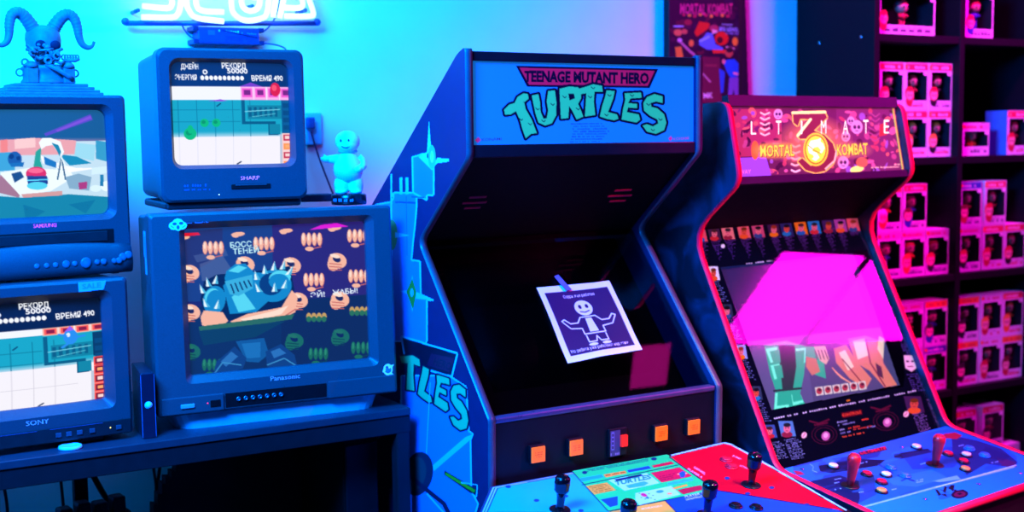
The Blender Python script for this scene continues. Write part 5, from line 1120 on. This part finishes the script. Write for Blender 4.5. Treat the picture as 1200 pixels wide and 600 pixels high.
a.ell(*Zp(190, 130), 4.5, 3.5, 'a02030'); a.ell(*Zp(130, 190), 5, 4, 'e86040'); a.ell(*Zp(168, 185), 3.6, 3, 'd85040'); a.ell(*Zp(208, 252), 3, 4, 'f07030'); a.poly([Zp(112, 275), Zp(150, 272), Zp(162, 335), Zp(120, 340)], 'f07028'); a.ell(*Zp(140, 235), 3, 2.5, 'e080b0'); a.line([Zp(150, 250), Zp(200, 300), Zp(225, 320)], 3, 'c06080')
a.ell(*Zp(340, 165), 5.5, 4, 'b03048'); a.poly([Zp(300, 190), Zp(330, 195), Zp(350, 260), Zp(395, 280), Zp(390, 295), Zp(300, 290), Zp(250, 260)], '5a68c0'); a.poly([Zp(330, 170), Zp(365, 180), Zp(360, 190), Zp(330, 200)], 'f0a0a0'); a.line([Zp(260, 240), Zp(310, 215)], 3, '90a0e8'); a.poly([Zp(330, 290), Zp(410, 292), Zp(405, 312), Zp(335, 312)], 'e03020')
a.ell(*Zp(465, 242), 3.4, 5, 'f08828'); a.line([Zp(410, 275), Zp(460, 285)], 2, 'f0a0a0')
a.text('AVAILABLE', Zp(385, 148), Zp(450, 150), 2.2, 'c8c8f0', .01); a.text('BIG LEAGUE', Zp(372, 180), Zp(505, 184), 4.4, 'b8b8f0', .02); a.text('ON HOME SCREENS', Zp(405, 200), Zp(495, 204), 2.6, 'a8a8e0', .01); a.rect(*Zp(103, 150), *Zp(165, 158), 'b8a0d8')
a.poly([Zp(270, 330), Zp(375, 335), Zp(385, 600), Zp(255, 600)], '6a1830'); a.poly([Zp(285, 375), Zp(360, 378), Zp(355, 390), Zp(285, 388)], '8a2838'); a.line([Zp(275, 430), Zp(320, 480)], 1.4, 'd88098')
a.text('MK', Zp(280, 575), Zp(335, 572), 6.5, 'e0a8b8', .03)
a.ell(*Zp(428, 305), 5, 6, 'c04838'); a.ell(*Zp(432, 292), 4.6, 3.2, '301020'); a.poly([Zp(412, 350), Zp(460, 345), Zp(490, 375), Zp(500, 410), Zp(498, 440), Zp(440, 460), Zp(415, 420), Zp(395, 365)], '1c50b8'); a.poly([Zp(450, 420), Zp(505, 430), Zp(500, 442), Zp(455, 436)], 'f08890'); a.poly([Zp(430, 455), Zp(490, 450), Zp(495, 600), Zp(470, 600), Zp(455, 520), Zp(440, 600), Zp(418, 600)], '7a4898'); a.poly([Zp(370, 400), Zp(405, 420), Zp(395, 540), Zp(380, 545)], '2a48a8'); a.ell(*Zp(397, 360), 2, 3, 'e07070')
a.build('poster_sheet', lambda U, V: np.stack([U-PX0-PW/2, 3.4615+.022*np.clip((U-PX0)/PW-.8, 0, 1)-.012*np.clip(.15-(U-PX0)/PW, 0, 1)-pr.location.y, 3.0-V-(pz_top-.66)], -1), art_mat('poster_print', .0, .95, .35, .4), pr)
MB().box(-PW/2+.003, PW/2-.02, -.0335, -.0005, .003, .657, .002).build('poster_backing', mat('dark_card', '180a14', .6, .3), pr)

# ================================================================== SHELF UNIT
SX, SY, SZ0, PI_ = 3.2858, 3.110, .336+1.55, .4335
shelf = empty('shelf_unit', (SX+.43, SY+.19, 0), 0, 'tall black open shelf unit full of boxed figures against the wall on the right', 'shelf')
SHM = mat('black_shelf_board', '0c0a12', .55, .12)
BT = .026
def sl(x0, x1, z0, z1, y0=0., y1=.385, name='shelf_board', m_=SHM): return MB().box(x0-.43, x1-.43, y0-.19, y1-.19, z0, z1, .0015).build(name, m_, shelf)
ZS = [SZ0-k*PI_ for k in range(5)]
ztop = SZ0+PI_
for x in (0, PI_, 2*PI_): sl(x-BT/2, x+BT/2, 0, ztop, name='upright')
for z in ZS+[ztop]: 
    sl(BT/2, PI_-BT/2, z-BT/2, z+BT/2, .002); sl(PI_+BT/2, 2*PI_-BT/2, z-BT/2, z+BT/2, .002)
sl(BT/2, 2*PI_-BT/2, .03, ztop-.01, .372, .384, 'back_board', INK)
for x, y in ((960, 50), (1009, 43)):
    pS = Panel((SX, SY, 0), 0, (-BT/2, 0, 0), (0, 1, 0), (0, 0, -1)); q = pS.px(x, y); MB().lathe([(0, 0), (.005, 0), (.004, .0015), (0, .002)], (q[0]-.43, q[1]-.19, q[2]), 14, Matrix.Rotation(-PI/2, 4, 'Y')).build('cam_cap', CHROME, shelf)

# ================================================================== BOXED FIGURES
SF = Panel((SX, SY, 0), 0, (0, .03, 3.0), (1, 0, 0), (0, 0, -1))
CARD = mat('box_card_white', 'eae6ee', .45, .4); CARDIN = mat('box_card_inside', '28202c', .6, .3); CARD_BLUE_LIT = mat('box_card_blue_lit', '3a78c8', .45, .4)
PANE = glass_mat('clear_window_film', .04)
BPRINT = art_mat('box_print', .0, .92, .4, .4)
FLESH = mat('figure_skin', 'd8a090', .5, .4); HAIRS = [mat('figure_hair_'+n, c, .5, .4) for n, c in (('red', 'c02030'), ('dark', '241a20'), ('yellow', 'd8a030'), ('white', 'd8d8e0'), ('brown', '5a3020'))]
CLOTHS = [mat('figure_cloth_'+n, c, .5, .4) for n, c in (('red', 'b02838'), ('blue', '2848a0'), ('black', '18161c'), ('orange', 'e07828'))]
def figure_box(x, z, W, H, D, label, head, hair, cloth, seed, group='boxed figures on the shelf unit', blue=False, y=.03, rz=0., portrait=True):
    b = empty('figure_box', (SX+x+W/2, SY+y, z), rz, label, 'figure box', group)
    r = random.Random(seed); w2 = W/2; t = .0012
    cm = CARD_BLUE_LIT if blue else CARD
    mb = MB(); mb.mi = 0
    mb.box(-w2, -w2+t, .0005, D, 0, H); mb.box(w2-t, w2, .0005, D, 0, H); mb.box(-w2+t, w2-t, .0005, D, 0, t); mb.box(-w2+t, w2-t, .0005, D, H-t, H); mb.mi = 1; mb.box(-w2+t, w2-t, D-.02, D-.002, t, H-t)
    mb.box(-w2+t, -w2+2*t, .003, D-.02, t, H-t); mb.box(w2-2*t, w2-t, .003, D-.02, t, H-t); mb.box(-w2+2*t, w2-2*t, .003, D-.02, H-2*t, H-t); mb.box(-w2+2*t, w2-2*t, .003, D-.02, t, 2*t)
    mb.build('carton', [cm, CARDIN], b)
    a = Art(-w2, 0, w2, H, 330, 'd8d0dc' if not blue else '3a78c8')
    bgc = 'd8d0dc'
    a.rect(-w2+.005, .005, w2-.005, .028, {'r': 'd83050', 'b': '3048a8', 'o': 'e87830', 'p': 'c890c0', 'w': 'd8d0dc', 'd': '40384c'}[head])
    a.pixtext((-w2+.012, .022), (w2-.018, .022), .011, 'f0e0e8' if head in 'rbd' else 'c03048', 7, seed); a.rect(-w2+.003, .009, -w2+.018, .020, 'f07828')
    a.rect(w2-.022, .033, w2-.006, .043, 'e8d8e8'); 
    a.rect(-w2+.004, H-.034, w2-.004, H-.004, bgc if not blue else '2c64b8'); a.pixtext((-w2+.03, H-.012), (w2-.012, H-.012), .011, '402850' if r.random() < .6 else 'c03040', 6, seed+9); a.pixtext((-w2+.03, H-.024), (w2-.03, H-.024), .004, '806080', 8, seed+4)
    wx0, wx1, wz0, wz1 = -w2+.014, w2-.008, .034, H-.036
    a.poly([(wx0, wz0), (wx1-.018, wz0), (wx1-.018, wz0+.012), (wx1, wz0+.012), (wx1, wz1), (wx0, wz1)], None)
    if portrait:
        hc = ['c82038', '302028', 'e0a838', 'e0e0e8', '6a3828'][hair]; cc = ['b02838', '2848a0', '18161c', 'e07828'][cloth]
        px0, pz0 = -w2+.026, H-.060
        a.ell(px0, pz0+.026, .018, .020, cc); a.ell(px0, pz0, .0235, .025, hc); a.ell(px0+.002, pz0+.005, .0185, .018, 'e8a8a0'); a.ell(px0-.004, pz0+.006, .003, .004, '181018'); a.ell(px0+.010, pz0+.006, .003, .004, '181018'); a.ell(px0+.002, pz0-.016, .017, .010, hc)
    a.build('front_print', lambda U, V: np.stack([U, np.zeros_like(U), H-V], -1), BPRINT, b)
    MB().box(wx0-.003, wx1+.002, .0014, .0018, H-wz1-.003, H-wz0+.002).build('window_film', PANE, b)
    hx_, hz = .010, H*.62
    mb = MB(); mb.mi = 0; mb.ball((hx_, .036, hz), .0235, (1.12, .95, 1), 16); mb.mi = 1; mb.ball((hx_, .039, hz+.006), .0245, (1.14, .98, .96), 16)
    mb.mi = 2; mb.tube([(hx_, .036, hz-.02), (hx_, .036, hz-.034), (hx_, .036, hz-.046)], [.010, .0135, .012], 10); mb.tube([(hx_-.013, .034, hz-.026), (hx_-.021, .026, hz-.038)], [.006, .005], 8); mb.tube([(hx_+.013, .034, hz-.026), (hx_+.021, .026, hz-.036)], [.006, .005], 8)
    mb.tube([(hx_-.007, .035, hz-.044), (hx_-.008, .034, t)], .006, 8); mb.tube([(hx_+.007, .035, hz-.044), (hx_+.008, .034, t)], .006, 8)
    mb.mi = 3; mb.ball((hx_-.009, .0145, hz-.001), .0042, (1, .4, 1.1), 8); mb.ball((hx_+.010, .0145, hz-.001), .0042, (1, .4, 1.1), 8)
    mb.build('figure', [FLESH, HAIRS[hair], CLOTHS[cloth], EY], b)
    return b
def bx(px_): return SF.uv([(px_, 0)])[0][0]
def row(k): return ZS[k]+BT/2+.0005
BH, BW, BD = .168, .121, .095
LAB = 'pink-lit figure box, '
cells = [  # x, row, layer, header, hair, cloth, words
 (.047, 1, 1, 'r', 0, 2, 'leftmost of the three standing above the glowing marquee corner'), (.172, 1, 1, 'r', 0, 0, 'middle of the three standing above the glowing marquee corner'), (.297, 1, 1, 'r', 0, 2, 'rightmost of the three standing above the glowing marquee corner'),
 (.047, 1, 0, 'r', 1, 2, 'bottom layer, almost hidden behind the glowing marquee'), (.172, 1, 0, 'r', 2, 2, 'with yellow figure, directly right of the glowing marquee'), (.297, 1, 0, 'r', 2, 2, 'with yellow figure, between the shelf divider and another yellow one'),
 (.047, 2, 1, 'o', 3, 3, 'half behind the red strip, upper layer below the marquee'), (.175, 2, 1, 'r', 4, 1, 'whole one of the upper pair below the marquee corner'),
 (.047, 2, 0, 'p', 4, 1, 'half behind the red strip, bottom layer of the third shelf'), (.172, 2, 0, 'p', 2, 3, 'with orange figure, bottom layer of the third shelf'), (.297, 2, 0, 'p', 0, 2, 'with red-haired portrait, left of the divider on the third shelf'),
 (.170, 3, 1, 'p', 4, 0, 'half behind the red strip, upper layer of the fourth shelf'), (.297, 3, 1, 'o', 1, 1, 'upper layer of the fourth shelf, directly left of the divider'),
 (.170, 3, 0, 'p', 4, 0, 'bottom layer of the fourth shelf, hidden by the red strip'), (.297, 3, 0, 'b', 1, 1, 'bottom layer of the fourth shelf, directly left of the divider'),
 (.473, 2, 1, 'b', 4, 0, 'with blue header, right of the divider on the third shelf'), (.611, 2, 1, 'r', 0, 0, 'with red-capped portrait, right of the one with blue header'),
 (.473, 2, 0, 'p', 0, 2, 'with red portrait, directly under the one with blue header'), (.604, 2, 0, 'r', 0, 0, 'with red-capped portrait, bottom middle of the third shelf'), (.728, 2, 0, 'r', 0, 2, 'with red-capped portrait, third shelf at the right photo edge'),
 (.473, 3, 1, 'o', 1, 2, 'with dark-haired portrait, upper layer of fourth shelf, at the divider'), (.604, 3, 1, 'w', 2, 0, 'with yellow-haired portrait, upper middle of the fourth shelf'), (.728, 3, 1, 'r', 2, 3, 'with orange figure, upper layer of fourth shelf, right photo edge'),
 (.473, 3, 0, 'o', 1, 2, 'with dark-haired portrait, bottom layer of fourth shelf, at the divider'), (.604, 3, 0, 'w', 0, 0, 'with red-haired portrait, bottom middle of the fourth shelf'), (.728, 3, 0, 'o', 4, 0, 'with brown-haired portrait, bottom of fourth shelf, right photo edge'),
 (.470, 4, 0, 'w', 1, 2, 'lowest layer of the bottom shelf, at the divider'), (.470, 4, 1, 'r', 1, 2, 'small red header showing above the red cabinet edge, at the divider'), (.605, 4, 0, 'w', 4, 0, 'lowest layer, under the lone one on the bottom shelf'), (.626, 4, 1, 'r', 1, 0, 'lone on the bottom shelf, showing its dark left side'), (.728, 4, 0, 'w', 1, 2, 'bottom shelf, its top peeping over the red cabinet edge')]
sd_ = 1
for x, k, lv, hd, ha, cl, wd in cells:
    figure_box(x, row(k)+lv*(BH+.001), BW, BH, BD, LAB+wd, hd, ha, cl, sd_); sd_ += 1
# top shelf and the odd sizes
figure_box(.036, row(0), .285, .165, .10, 'wide pink-lit figure box for two figures, on the top shelf of the left bay', 'd', 0, 0, 71)
figure_box(.485, row(0), .150, .19, .10, 'tall pink-lit figure box with blue-lit left side, on the top shelf of the right bay', 'p', 0, 1, 72)
figure_box(.478, row(1), .150, .122, .095, 'low pink-lit figure box with pale window, on the second shelf against the divider', 'p', 3, 3, 73, portrait=False)
bxr = figure_box(.729, row(1), .121, .168, .10, 'figure box with painted blue-lit left side, on the second shelf at the right photo edge', 'r', 0, 0, 74, rz=0, y=.03)
for ch in bxr.children:
    if ch.name.startswith('carton'): ch.data.materials[0] = CARD_BLUE_LIT  # carton coloured blue in place of blue light on its side
